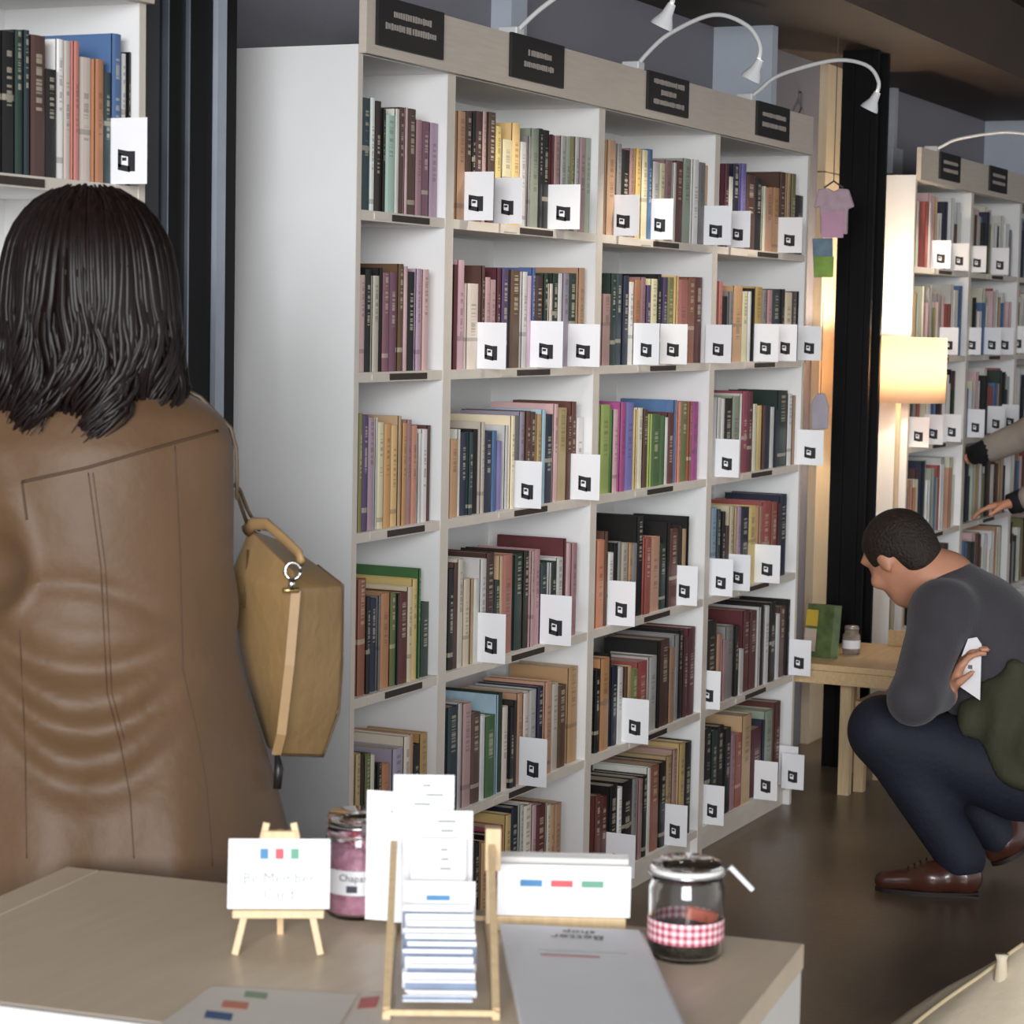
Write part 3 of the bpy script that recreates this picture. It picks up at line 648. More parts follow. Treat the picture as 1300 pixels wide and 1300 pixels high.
# --- leaflet stand
LB = on_table(560, 1200); LF = on_table(560, 1296); ldir = nrm(LF-LB); lx = nrm(np.cross(ldir, UP)); 
if lx@lat < 0: lx = -lx
ls = empty('leaflet_stand', LB); tag(ls, 'wooden leaflet stand with slanted posts in the middle of the counter', 'stand')
D_ = np.linalg.norm(LF-LB)
for sgn in (-1, 1):
    MB().tube([ldir*(D_*.98)+lx*sgn*.057+UP*.009, lx*sgn*.057-ldir*.02+UP*.115], .0055, 4, up=lx).build('post', pine, ls)
    MB().tube([-ldir*.068+lx*sgn*.057+UP*.006, lx*sgn*.057-ldir*.092+UP*.12], .0055, 4, up=lx).build('post', pine, ls)
    MB().tube([-ldir*.073+lx*sgn*.057+UP*.0052, ldir*D_+lx*sgn*.057+UP*.0052], .0055, 4, up=UP).build('runner', pine, ls)
for t, z in ((-.33, .008), (.99, .008)):
    MB().tube([ldir*D_*t+lx*-.057+UP*z, ldir*D_*t+lx*.057+UP*z], .0042, 4, up=UP).build('rail', pine, ls)
MB().quadbox(lx*.05-ldir*.035+UP*.085, lx*.018, ldir*.02, UP*.05).build('end_block', pine, ls, bevel=.001)
bluestripe = mat('blue_leaflet_edge', '7f8da6', .6, var=.2, scale=40)
def leaflet(x0, x1, ytop, hgt, d, lbl, tilt=.0, bar=None, lean_=.3, lines=0):
    # d: distance along the stand towards the camera; top edge seen at ytop
    cen = LB+ldir*D_*d; u_ = nrm(UP-ldir*lean_)
    # height of the top edge that projects to ytop
    zz = 0.02
    best = min((abs((lambda q: 650-FPX*((q-CAM)@cU)/((q-CAM)@cF))(cen+u_*t)-ytop), t) for t in np.arange(.02, .3, .002))
    top = best[1]; bot = max(.0135, top-hgt)
    px = FPX/((cen-CAM)@cF); w = (x1-x0)/px
    ctr = ((x0+x1)/2-(lambda q: 650+FPX*((q-CAM)@cR)/((q-CAM)@cF))(cen+u_*top))/px
    ax = nrm(lx+UP*tilt); o = empty('leaflet', cen+lx*ctr+u_*bot); tag(o, lbl, 'leaflet', 'leaflets in the wooden stand')
    nn = nrm(np.cross(ax, u_)); nn = nn if nn@fwd < 0 else -nn
    H = top-bot
    MB().quadbox(-ax*w/2, ax*w, -nn*.0012, u_*H).build('sheet', whitecard, o)
    if bar: MB().quadbox(-ax*w*.18+u_*(H-bar), ax*w*.33, nn*.0004, u_*.006).build('blue_bar', inkb, o)
    r_ = random.Random(int(x0*7+ytop))
    for i in range(lines):
        a = r_.uniform(-.2, .05); MB().quadbox(ax*w*a+u_*(H-.014-i*.011), ax*w*r_.uniform(.12, .3), nn*.0004, u_*.0028).build('print_line', pale_ink, o)
    return o
leaflet(466, 545, 1006, .30, -.053/D_, 'white leaflet leaning left, hindmost in the wooden stand', -.06, lines=2, lean_=.15)
leaflet(500, 577, 984, .30, -.047/D_, 'tallest white leaflet in the wooden stand', .0, lines=3, lean_=.15)
leaflet(512, 601, 1030, .30, .02, 'white leaflet in front of the tallest one in the stand', 0, lines=4, lean_=.35)
leaflet(522, 592, 1066, .20, .1, 'narrow white leaflet in the middle tier of the stand', 0, lines=3, lean_=.35)
leaflet(512, 604, 1118, .15, .2, 'white leaflet with a blue bar at the front of the middle tier', 0, bar=.022, lean_=.35)
tops = [1150, 1160, 1169, 1178, 1187, 1196, 1205, 1214, 1224, 1235, 1246, 1258, 1270]
for i, y in enumerate(tops):
    o = leaflet(511+(i % 3)*3, 600+(i*37 % 6), y, .06, .27+.055*i, 'thin white leaflet, %s from the front rail in the stand fan' % ORD[12-i], 0, lean_=.35)
    ch_ = [c_ for c_ in o.children if c_.name.startswith('sheet')][0]
    # coloured lower half of each fanned leaflet
    vv = [Vector(v.co) for v in ch_.data.vertices]
    if i % 2 == 0 or i in (3, 5): MB().quadbox(vv[0]*.72+vv[4]*.28+Vector(-fwd*.0008), (vv[1]-vv[0]), Vector(-fwd*.0004), (vv[4]-vv[0])*.58).build('colour_band', bluestripe, o)

# --- white box with three coloured tabs
bl0 = on_table(630, 1188); br0 = on_table(800, 1192); bx = nrm(br0-bl0); by = np.array([-bx[1], bx[0], 0]); by = by if by@fwd > 0 else -by
bw = np.linalg.norm(br0-bl0)
bo = empty('card_box', bl0+by*.02); tag(bo, 'white box of cards with blue, red and green tabs behind the paper stack', 'box')
MB().quadbox(UP*.0005, bx*bw*.97, by*.075, UP*.018).build('wooden_tray', pine, bo, bevel=.001)
MB().quadbox(UP*.019+by*.004, bx*bw, by*.002, UP*.064-by*.008).build('front_sheet', whitecard, bo)
for i in range(5): MB().quadbox(UP*.019+by*(.016+.011*i)+bx*.002, bx*bw*.97, by*.002, UP*(.068-.001*i)).build('card', mat('card_%d' % (i % 2), ('e2ddd8', 'f0efec')[i % 2], .6), bo)
for q, m_ in ((.17, inkb), (.40, inkr), (.63, inkg)):
    MB().quadbox(UP*.056+by*-.0012+bx*bw*q, bx*bw*.165, -by*.0005, UP*.008).build('colour_tab', m_, bo)

# --- stack of white papers
PT = .022
c0 = on_table(636, 1172, PT); c1 = on_table(815, 1180, PT); c2 = on_table(850, 1290, PT); c3 = on_table(666, 1302, PT)
px_ = nrm(c1-c0); py_ = np.array([-px_[1], px_[0], 0]); py_ = py_ if py_@fwd > 0 else -py_
pv_ = nrm(c0-c3); pw = np.linalg.norm(c1-c0); pd = float(np.linalg.norm(c3-c0))
st_o = empty('paper_stack', (c0[0], c0[1], TZ)); tag(st_o, 'stack of white printed paper bags lying on the counter before the card box', 'papers')
rp_ = random.Random(3); nsh = 9
for i in range(nsh):
    a = rp_.uniform(-.03, .03); ox = px_*rp_.uniform(-.003, .003)+py_*rp_.uniform(-.003, .002)
    MB().quadbox(ox+UP*(i*PT/nsh+.0003), px_*pw+py_*a*.1, -pv_*pd, UP*(PT/nsh-.0008)).build('sheet', whitecard, st_o, bevel=.0008)
mid = px_*pw*.52-pv_*.045+UP*(PT+.0008)
ink2 = mat('grey_ink', '6f6c68', .7)
place_text('Better', .024, ink2, st_o, mid-py_*.004, -px_, -py_, UP)
place_text('shop', .02, ink2, st_o, mid+py_*.018, -px_, -py_, UP)
MB().quadbox(px_*pw*.22-pv_*.132+UP*(PT+.0004), px_*pw*.4, py_*.004, UP*.0004).build('red_line', mat('brick_print', 'a8645a', .7), st_o)
MB().quadbox(px_*pw*.2-pv_*.114+UP*(PT+.0004), px_*pw*.62, py_*.0018, UP*.0004).build('print_line', pale_ink, st_o)

# --- flyers lying flat
def flyer(corners, label, bars):
    P = [on_table(x, y, .0012) for x, y in corners]; o = empty('flyer', P[0]); tag(o, label, 'flyer')
    m_ = MB(); m_.v = [tuple(p-P[0]-UP*.0008) for p in P]+[tuple(p-P[0]) for p in P]
    m_.f = [(3, 2, 1, 0), (4, 5, 6, 7)]+[(i, (i+1) % 4, 4+(i+1) % 4, 4+i) for i in range(4)]
    m_.build('sheet', mat('flyer_paper', 'ded6ca', .6, var=.03), o)
    for (x, y, w, hh, sk), mm in bars:
        a = on_table(x, y, .0014); b_ = on_table(x+w, y+sk, .0014); c_ = on_table(x-hh*.35, y+hh, .0014)
        MB().quadbox(a-P[0], b_-a, c_-a, UP*.0003).build('colour_bar', mm, o)
flyer([(268, 1252), (200, 1302), (420, 1318), (455, 1262)], 'printed flyer with blue, red and green bars lying flat on the counter',
      [((312, 1258, 28, 8, 3), mat('flyer_green', '8aa083', .6)), ((284, 1270, 32, 9, 3), mat('flyer_red', 'cc8067', .6)), ((262, 1283, 34, 9, 4), mat('flyer_blue', '43608a', .6))])
flyer([(462, 1258), (428, 1315), (492, 1320), (503, 1262)], 'narrow printed flyer with a red bar lying beside the leaflet stand', [((458, 1267, 24, 14, -2), mat('flyer_red2', 'c9706c', .6))])

# ================================================================== the far corner: floor lamp, play table, hanging things
lp = onX(1138, 600, 3.765); LX, LY = 3.765, lp[1]
zt_ = onX(1138, 428, 3.765)[2]; zb_ = onX(1138, 510, 3.765)[2]
fl = empty('floor_lamp', (LX, LY, 0)); tag(fl, 'floor lamp with a glowing cream drum shade behind the crouching man', 'lamp')
MB().lathe([(.001, .0), (.13, 0), (.135, .006), (.13, .018), (.02, .025), (.001, .026)], sides=32).build('base', lampwhite, fl, True)
MB().tube([(0, 0, .02), (0, 0, zb_+.05)], .009, 10).build('pole', mat('beige_pole', 'b5a58c', .4), fl, True)
shm = bpy.data.materials.new('lamp_shade'); shm.use_nodes = True; nt = shm.node_tree; N = nt.nodes; L = nt.links
b = N['Principled BSDF']; b.inputs['Base Color'].default_value = srgb('f3e0c4'); b.inputs['Roughness'].default_value = .8
tr = N.new('ShaderNodeBsdfTranslucent'); tr.inputs[0].default_value = srgb('ffe9d2'); ms = N.new('ShaderNodeMixShader'); ms.inputs[0].default_value = .6
L.new(b.outputs[0], ms.inputs[1]); L.new(tr.outputs[0], ms.inputs[2]); L.new(ms.outputs[0], N['Material Output'].inputs[0])
MB().lathe([(.157, zb_), (.157, zt_), (.1545, zt_), (.1545, zb_), (.157, zb_)], sides=40).build('shade', shm, fl, True)
MB().tube([(-.153, 0, zt_-.03), (.153, 0, zt_-.03)], .003, 6).build('spider', chrome, fl)
bz = zb_+.14
MB().lathe([(.001, bz-.03), (.02, bz-.02), (.028, bz), (.02, bz+.022), (.001, bz+.03)], sides=16).build('light_bulb', mat('bulb', 'fff2dd', .3, emit='ffdcae', estr=25), fl, True)
l = bpy.data.lights.new('bulb_light', 'POINT'); l.energy = 14; l.color = (1, .83, .62); l.shadow_soft_size = .035
lo = bpy.data.objects.new('bulb_light', l); COL.objects.link(lo); lo.parent = fl; lo.location = (0, 0, bz+.036)

# play table (u 2.85-3.6) beside the end bookcase
pt = empty('play_table', (2.87, -.42, 0)); tag(pt, 'low wooden play table beside the end bookcase with a jar on it', 'table')
PZ = .43
box('top', 0, .55, 0, .45, PZ-.02, PZ, pine_h, pt, .002)
box('rim', .0, .016, 0, .45, PZ-.06, PZ-.0205, pine_h, pt); box('rim', .53, .55, 0, .30, PZ, PZ+.05, pine_h, pt)
box('rim', .017, .55, .0, .016, PZ-.06, PZ-.0205, pine_h, pt)
box('rim', .017, .55, .434, .45, PZ-.06, PZ-.0205, pine_h, pt)
for x, y in ((.135, .30), (.50, .02), (.135, .02), (.50, .39)): box('leg', x, x+.032, y, y+.035, 0, PZ-.0205, pine, pt)
stl = empty('wooden_stool', (3.08, -.36, 0)); tag(stl, 'small square wooden stool pushed under the play table', 'stool')
SZ = .29
box('seat', 0, .25, 0, .25, SZ-.03, SZ, pine_h, stl, .003)
for x, y in ((.0, .215), (.215, .215), (.0, .0), (.215, .0)): box('leg', x, x+.032, y, y+.032, 0, SZ-.0305, pine, stl)
bk = empty('picture_book', (3.0, .04, PZ)); tag(bk, 'green and yellow picture book standing on the play table', 'book')
bkm = mat('picture_cover', '52613a', .4, var=.45, scale=26)
MB().quadbox((0, -.09, 0), (.012, -.02, 0), (.01, .09, 0), (.03, .0, .165)).build('cover', bkm, bk)
MB().quadbox((-.0025, -.045, .1), (.001, 0, 0), (.004, .04, 0), (.011, 0, .05)).build('yellow_panel', mat('yellow_panel', 'b89a34', .5), bk)
MB().quadbox((-.0045, -.04, .02), (.001, 0, 0), (.004, .04, 0), (.014, 0, .07)).build('pale_panel', mat('pale_panel', 'b7a596', .5), bk)
pj2 = onX(1081, 812, 3.15)
jj = empty('storage_jar', (3.15, pj2[1], PZ)); tag(jj, 'small glass jar with a pale label on the play table', 'jar')
MB().lathe([(.001, .0005), (.027, .0005), (.028, .01), (.028, .06), (.022, .068), (.022, .076), (.001, .077)], sides=24).build('body', mat('cloudy_glass', 'a8988a', .15, var=.35, scale=40, trans=.3), jj, True)
MB().lathe([(.0285, .018), (.0285, .045)], sides=24).build('paper_label', whitecard, jj, True)
MB().lathe([(.001, .09), (.021, .089), (.023, .085), (.023, .0775), (.001, .0775)], sides=24).build('lid', mat('lid_grey', 'aaa29a', .3, metal=.5), jj, True)

# hanging child's shirt, card and mitten on the wooden board / wall
def hang(name, label, cat, pts, thick, m_, u, extra=None):
    o = empty(name, (u, 0, 0)); tag(o, label, cat)
    P = [onX(x, y, u) for x, y in pts]; n = len(P); b_ = MB()
    b_.v = [(0, p[1], p[2]) for p in P]+[(thick, p[1], p[2]) for p in P]
    b_.f = [tuple(range(n)), tuple(reversed(range(n, 2*n)))]+[(i, n+i, n+(i+1) % n, (i+1) % n) for i in range(n)]
    b_.build('body', m_, o, bevel=.004); return o
hs_ = hang('child_shirt', "small pink and grey child's shirt hanging between end bookcase and column", 'shirt',
     [(1038, 240), (1050, 239), (1058, 243), (1066, 239), (1076, 240), (1083, 262), (1075, 265), (1074, 297), (1041, 297), (1040, 262), (1033, 264)], .02, mat('pink_knit', 'b9a0aa', .9, var=.15, scale=30, bump=.3, bscale=200), 2.95)
a = onX(1057, 238, 2.95)
MB().tube([(.01, a[1]-.03, a[2]+.0), (.01, a[1], a[2]+.02), (.01, a[1]+.03, a[2]+.0)], .003, 6).build('hanger', mat('hanger_wire', '55504c', .4), hs_)
MB().tube([(.01, a[1], a[2]+.02), (.01, a[1], 2.37)], .0015, 5).build('cord', mat('hanger_wire', '55504c', .4), hs_)
q0 = onX(1057, 281, 2.947); MB().box(-.004, .0, q0[1]-.035, q0[1]+.035, q0[2]-.05, q0[2]+.03).build('pink_patch', mat('pink_patch', 'c49ab0', .9), hs_)
hc = hang('greeting_card', 'green and blue picture card hanging under the small pink shirt', 'card', [(1031, 303), (1057, 302), (1057, 352), (1033, 352)], .004, mat('blue_card', '6f8796', .6, var=.3, scale=20), 2.96)
q0 = onX(1045, 340, 2.955); MB().box(-.003, .0, q0[1]-.032, q0[1]+.03, q0[2]-.028, q0[2]+.035).build('green_patch', mat('green_patch', '84a34a', .6, var=.3), hc)
a = onX(1048, 298, 2.955); MB().tube([(.002, a[1], a[2]-.014), (.012, a[1], a[2]+.03)], .0012, 5).build('cord', mat('hanger_wire', '55504c', .4), hc)
ht = hang('felt_pouch', 'pale lavender felt pouch hanging beside the end bookcase', 'pouch', [(1029, 512), (1036, 500), (1046, 499), (1051, 515), (1050, 545), (1030, 546)], .015, mat('lavender_felt', 'a9a2ac', .9, var=.1), 2.96)
a = onX(1041, 499, 2.96); MB().tube([(.006, a[1], a[2]-.004), (.006, a[1], a[2]+.28)], .0012, 5).build('cord', mat('hanger_wire', '55504c', .4), ht)
q = onY(1018, 118, .29)
hw = empty('wire_hanger', (q[0], .29, q[2])); tag(hw, 'dark wire hanger on the grey wall above the end bookcase', 'hanger')
MB().tube([(0, 0, .0), (0, 0, -.05), (-.09, 0, -.12), (.11, 0, -.12), (0, 0, -.05)], .004, 5).build('wire', mat('hanger_wire', '55504c', .4), hw)
MB().tube([(0, 0, 0), (.0, .012, .004)], .004, 5).build('hook', mat('hanger_wire', '55504c', .4), hw)

# pouf at the right
bc = atD(1310, 1300, 4.0); 
F_ = Field((bc[0]-.45, bc[1]-.45, -.02), (bc[0]+.45, bc[1]+.45, .5), .012)
def pouf(P):
    x, y, z = P[..., 0]-bc[0], P[..., 1]-bc[1], P[..., 2]
    th = np.arctan2(y, x); r = np.sqrt(x*x+y*y); R = .32*(1+.02*np.cos(8*th))
    zt2 = .40-.23*np.clip(r/R, 0, 1)**1.5+.03*np.exp(-(r/.06)**2)
    top = (z-zt2)*.75; side = r-R*np.sqrt(np.clip(1-((z-.13)/.26)**2, 0.15, 1)); return np.maximum(np.maximum(top, side), -z+.002)
F_.fn((bc[0]-.44, bc[1]-.44, -.02), (bc[0]+.44, bc[1]+.44, .49), pouf, k=.01)
po = empty('pouf', (bc[0], bc[1], 0)); tag(po, 'cream canvas pouf with a small top tab on the floor', 'pouf')
cv = mat('cream_canvas', 'd5c6ad', .85, var=.08, scale=8, bump=.25, bscale=25)
o = F_.build('cushion', cv, po, 3); o.location = (-bc[0], -bc[1], 0)
tp = atD(1272, 1216, 3.95)
MB().tube([np.array([tp[0]-bc[0], tp[1]-bc[1], .35]), np.array([tp[0]-bc[0], tp[1]-bc[1], tp[2]-.004]), np.array([tp[0]-bc[0], tp[1]-bc[1], tp[2]+.006])], [.016, .009, .012], 10).build('tab', cv, po, True)
for k in range(4):
    pts = []
    for t in np.linspace(.02, .3, 12):
        a = k*math.pi/2+.5; pts.append((t*math.cos(a), t*math.sin(a), .40-.23*(t/.32)**1.5+.03*math.exp(-(t/.06)**2)+.001))
    MB().tube(pts, .004, 6).build('piping', mat('canvas_piping', 'c2b08f', .8), po, True)
# ================================================================== people
skin = mat('skin', 'c98f72', .5, var=.08, scale=12, bump=.08, bscale=150)
def rot_cols(x, y, z): return np.stack([x, y, z], 1)
def hand_caps(F, wrist, d, n, side, curl=.5, s=1., spread=.12):
    """palm and five fingers: d along the hand, n out of the palm, side towards the thumb"""
    d = nrm(d); n = nrm(np.array(n)-d*(np.array(n)@d)); side = nrm(np.array(side)-d*(np.array(side)@d)-n*(np.array(side)@n))
    w = np.array(wrist)
    for q in (-.026, -.009, .009, .026): F.cap(w+d*.012*s+side*q*.7*s, w+d*.09*s+side*q*s, .0135*s, .011*s, .012)
    for q, L_ in ((-.030, .062), (-.010, .078), (.010, .083), (.029, .072)):
        base = w+d*.088*s+side*q*s; a = 0; p = base
        for j, fr in enumerate((.45, .32, .23)):
            a += curl*(.7 if j == 0 else 1.); dd = nrm(d*math.cos(a)+n*math.sin(a)+side*q*spread*8*(1-j*.3)); e = p+dd*L_*fr*s
            F.cap(p, e, (.0092-.0008*j)*s, (.0086-.0008*j)*s, .004); p = e
    p = w+d*.03*s+side*.024*s; dd = nrm(d*.7+side*.75+n*.25)
    e = p+dd*.04*s; F.cap(p, e, .014*s, .0105*s, .01); e2 = e+nrm(d*.9+side*.2+n*.45)*.042*s; F.cap(e, e2, .0105*s, .008*s, .005)
def head_sdf(F, c, fwd_, up_, s=1.):
    """head of height .23*s centred at c, looking along fwd_"""
    f = nrm(fwd_); u = nrm(np.array(up_)-f*(np.array(up_)@f)); l = np.cross(u, f); R = rot_cols(f, l, u); P = lambda a, b, d: np.array(c)+s*(f*a+l*b+u*d)
    F.ell(P(-.012, 0, .025), np.array([.098, .076, .09])*s, R, .02)
    F.ell(P(.025, 0, -.045), np.array([.066, .058, .072])*s, R, .03)
    F.ell(P(.06, 0, -.092), np.array([.026, .03, .022])*s, R, .025)     # chin
    F.ell(P(.075, 0, .045), np.array([.02, .055, .014])*s, R, .02)      # brow
    F.cap(P(.088, 0, .022), P(.108, 0, -.022), .008*s, .0135*s, .012)   # nose
    for b in (-1, 1):
        F.ell(P(.078, b*.031, .014), np.array([.014, .017, .011])*s, R, .004, cut=True)
        F.ell(P(.07, b*.031, .013), np.array([.0135, .0135, .0125])*s, R, .003)
        F.ell(P(.07, b*.045, -.02), np.array([.022, .02, .02])*s, R, .02)
        F.ell(P(-.005, b*.079, .0), np.array([.019, .008, .032])*s, R, .006)   # ear
        F.ell(P(.003, b*.087, .002), np.array([.009, .006, .018])*s, R, .004, cut=True)
    F.ell(P(.086, 0, -.056), np.array([.012, .025, .0065])*s, R, .006)
    F.ell(P(.084, 0, -.068), np.array([.012, .022, .008])*s, R, .006)
    return P
def cloth(name, col, **kw): return mat(name, col, kw.pop('rough', .8), var=kw.pop('var', .08), scale=kw.pop('scale', 25), bump=kw.pop('bump', .15), bscale=kw.pop('bscale', 220), sheen=kw.pop('sheen', .1))

# ------------------------------------------------------------------ woman seen from behind
WD = 3.3
WC = atD(118, 700, WD); fa = math.atan2(fwd[1], fwd[0])+math.radians(6)
wf = np.array([math.cos(fa), math.sin(fa), 0]); wr = np.array([wf[1], -wf[0], 0])
wo = empty('person', (WC[0], WC[1], 0), math.atan2(wr[1], wr[0]))      # local x to her right, local y ahead of her
tag(wo, 'person in a long brown coat with dark shoulder-length hair, facing the shelves', 'person')
S_ = FPX/WD
def wl_(x, y, yy=0.):           # pixel -> local (x, z) at the depth of her back
    p = atD(x, y, WD+yy); d = p-np.array([WC[0], WC[1], 0]); return np.array([d@wr, yy, p[2]])
coatm = mat('brown_coat', '5f462e', .55, var=.10, scale=5, bump=.5, bscale=11, sheen=.1)
hairm = mat('dark_hair', '1a110f', .42, var=.45, scale=30, stretch=(4, 4, .4), spec=.35)
# body: one continuous figure under the clothes
B = Field((-.34, -.3, 0), (.34, .5, 1.66), .009)
for sx_ in (-1, 1):
    B.chain([(sx_*.09, .02, .88), (sx_*.095, .01, .48), (sx_*.09, -.02, .09)], [.085, .055, .036], .03)
    B.cap((sx_*.09, -.03, .045), (sx_*.1, .15, .035), .038, .03, .02)
B.ell((0, .01, .92), (.16, .11, .14)); B.ell((0, .01, 1.2), (.15, .095, .2)); B.cap((0, .01, 1.32), (0, .02, 1.44), .055, .05)
LA = [(-.145, .0, 1.285), (-.138, -.10, 1.125), (-.26, .08, 1.13)]; RA = [(.12, .0, 1.285), (.13, .025, 1.06), (.13, .25, 1.05)]
B.chain(LA, [.05, .042, .03]); B.chain(RA, [.05, .042, .03])
hand_caps(B, (-.26, .08, 1.13), (.2, .95, .15), (0, -.3, 1), (1, 0, .3), .5, .95)
hand_caps(B, (.13, .25, 1.05), (-.3, .9, .1), (0, -.2, 1), (-1, 0, .3), .5, .95)
head_sdf(B, (0, .03, 1.525), (0, 1, -.15), (0, 0, 1), .98)
B.build('body', skin, wo)
# trousers and shoes
T_ = Field((-.2, -.15, 0), (.2, .25, .98), .01)
for sx_ in (-1, 1): T_.chain([(sx_*.09, .02, .9), (sx_*.095, .01, .48), (sx_*.09, -.02, .1)], [.1, .075, .062], .03)
T_.build('trousers', cloth('black_trousers', '26262a'), wo)
H_ = Field((-.2, -.15, -.01), (.2, .26, .16), .008)
for sx_ in (-1, 1):
    H_.cap((sx_*.09, -.05, .046), (sx_*.102, .16, .037), .045, .036, .02); H_.cap((sx_*.09, -.03, .05), (sx_*.09, -.025, .12), .045, .046, .02)
H_.build('boots', mat('black_boots', '201d1c', .4), wo)
# the coat
ZS = np.array([.42, .6, .8, .95, 1.05, 1.13, 1.22, 1.29, 1.335, 1.37, 1.40])
AS = np.array([.335, .30, .257, .215, .192, .183, .186, .182, .160, .115, .075])
BS = np.array([.27, .245, .205, .17, .15, .142, .138, .128, .11, .085, .066])
C_ = Field((-.45, -.36, .40), (.45, .46, 1.46), .0075)
def coatf(P):
    x, y, z = P[..., 0], P[..., 1]-.01, P[..., 2]
    a = np.interp(z, ZS, AS); b = np.interp(z, ZS, BS); th = np.arctan2(y, x)
    low = np.clip((1.05-z)/.5, 0, 1)
    m = 1+low*(.045*np.cos(7*th+.6)+.02*np.cos(11*th))
    # drape folds at the small of the back, sagging between the seams
    back = np.clip(-y/.08, 0, 1)
    def crease(x0, z0, sx, sag, w, amp, tl_=-.12):
        zc = z0-sag*(1-((x-x0)/sx)**2)+tl_*(x-x0)
        return amp*np.exp(-((z-zc)/w)**2)*np.exp(-((x-x0)/(sx*1.1))**4)*back
    m = m-crease(-.01, 1.085, .10, -.02, .016, .05)-crease(-.02, 1.02, .11, .03, .02, .07)-crease(-.01, .955, .11, .05, .022, .075)-crease(0., .885, .11, .055, .024, .06)
    m = m+crease(-.015, 1.05, .1, .01, .018, .03)+crease(-.015, .985, .1, .04, .02, .04)+crease(-.01, .92, .1, .05, .022, .03)
    m = m+low*.05*np.exp(-((x-.145)/.03)**2)*back-low*.05*np.exp(-((x-.085)/.03)**2)*back
    d = (np.sqrt((x/(a*m))**2+(y/(b*m))**2)-1)*np.minimum(a, b)
    return np.maximum(d, .425-z)
C_.fn((-.44, -.35, .40), (.44, .38, 1.45), coatf, .02)
C_.chain([(-.15, .0, 1.295), (-.138, -.112, 1.125)], [.066, .058], .03); C_.cap((-.138, -.112, 1.125), (-.27, .07, 1.13), .060, .05, .008)
C_.cap((-.24, -.14, 1.045), (-.045, -.160, 1.10), .014, .005, .008, cut=True)
C_.chain([(.128, .0, 1.29), (.138, .02, 1.06), (.13, .22, 1.05)], [.060, .052, .046], .04)
C_.ell((0, .01, 1.40), (.085, .08, .04), None, .02)
co = C_.build('coat', coatm, wo, 2)
bpy.context.view_layer.update()
dg = bpy.context.evaluated_depsgraph_get(); ev = co.evaluated_get(dg); em = ev.to_mesh()
bvh = BVHTree.FromPolygons([v.co.copy() for v in em.vertices], [tuple(p.vertices) for p in em.polygons]); ev.to_mesh_clear()
seamm = mat('coat_seam', '4a3625', .6)
def seam(pix, r=.0010, off=.0001):
    pts = []
    for i in range(len(pix)-1):
        for t in np.linspace(0, 1, 14, endpoint=(i == len(pix)-2)):
            x = pix[i][0]*(1-t)+pix[i+1][0]*t; y = pix[i][1]*(1-t)+pix[i+1][1]*t
            dw = ray(x, y); ol = CAM-np.array([WC[0], WC[1], 0])
            o = Vector((ol@wr, ol@wf, ol[2])); d = Vector((dw@wr, dw@wf, dw[2])).normalized()
            hit = bvh.ray_cast(o, d)
            if hit[0] is not None: pts.append(np.array(hit[0])-np.array(d)*off)
    if len(pts) > 3: MB().tube(pts, r, 5).build('seam', seamm, co, True)
seam([(28, 612), (110, 594), (200, 568), (276, 547)], .0026)
seam([(28, 612), (34, 660)], .002)
seam([(112, 600), (128, 720), (136, 880), (152, 940), (165, 1010), (170, 1090)])
seam([(118, 600), (134, 720), (142, 880), (158, 940)], .0008)
seam([(222, 566), (228, 690), (232, 850), (250, 930), (262, 1000), (270, 1100)])
seam([(25, 800), (32, 950), (34, 1090)])
# hair: a solid under-layer with locks lying over it
hair = Field((-.2, -.2, 1.22), (.2, .22, 1.70), .007)
HZ = np.array([1.28, 1.34, 1.38, 1.43, 1.48, 1.53, 1.57, 1.60, 1.625, 1.645, 1.657])
HX = np.array([.112, .119, .122, .122, .121, .116, .108, .094, .075, .05, .02])
HY = np.array([.100, .108, .112, .116, .118, .116, .108, .094, .075, .05, .02])
def hairf(P):
    x, y, z = P[..., 0]+.008, P[..., 1]-.01, P[..., 2]; a = np.interp(z, HZ, HX)-.006; b = np.interp(z, HZ, HY)-.006
    d = (np.sqrt((x/a)**2+(y/b)**2)-1)*np.minimum(a, b)*.9
    d = np.maximum(np.maximum(d, z-1.652), 1.325-z)
    face = np.maximum(np.maximum(np.abs(x)-.062, .045-y), z-1.585)      # opening for the face
    return np.maximum(d, -face)
hair.fn((-.19, -.19, 1.23), (.19, .2, 1.69), hairf, .008)
ho = hair.build('hair', hairm, wo, 2)
rh = random.Random(11); lk = MB()
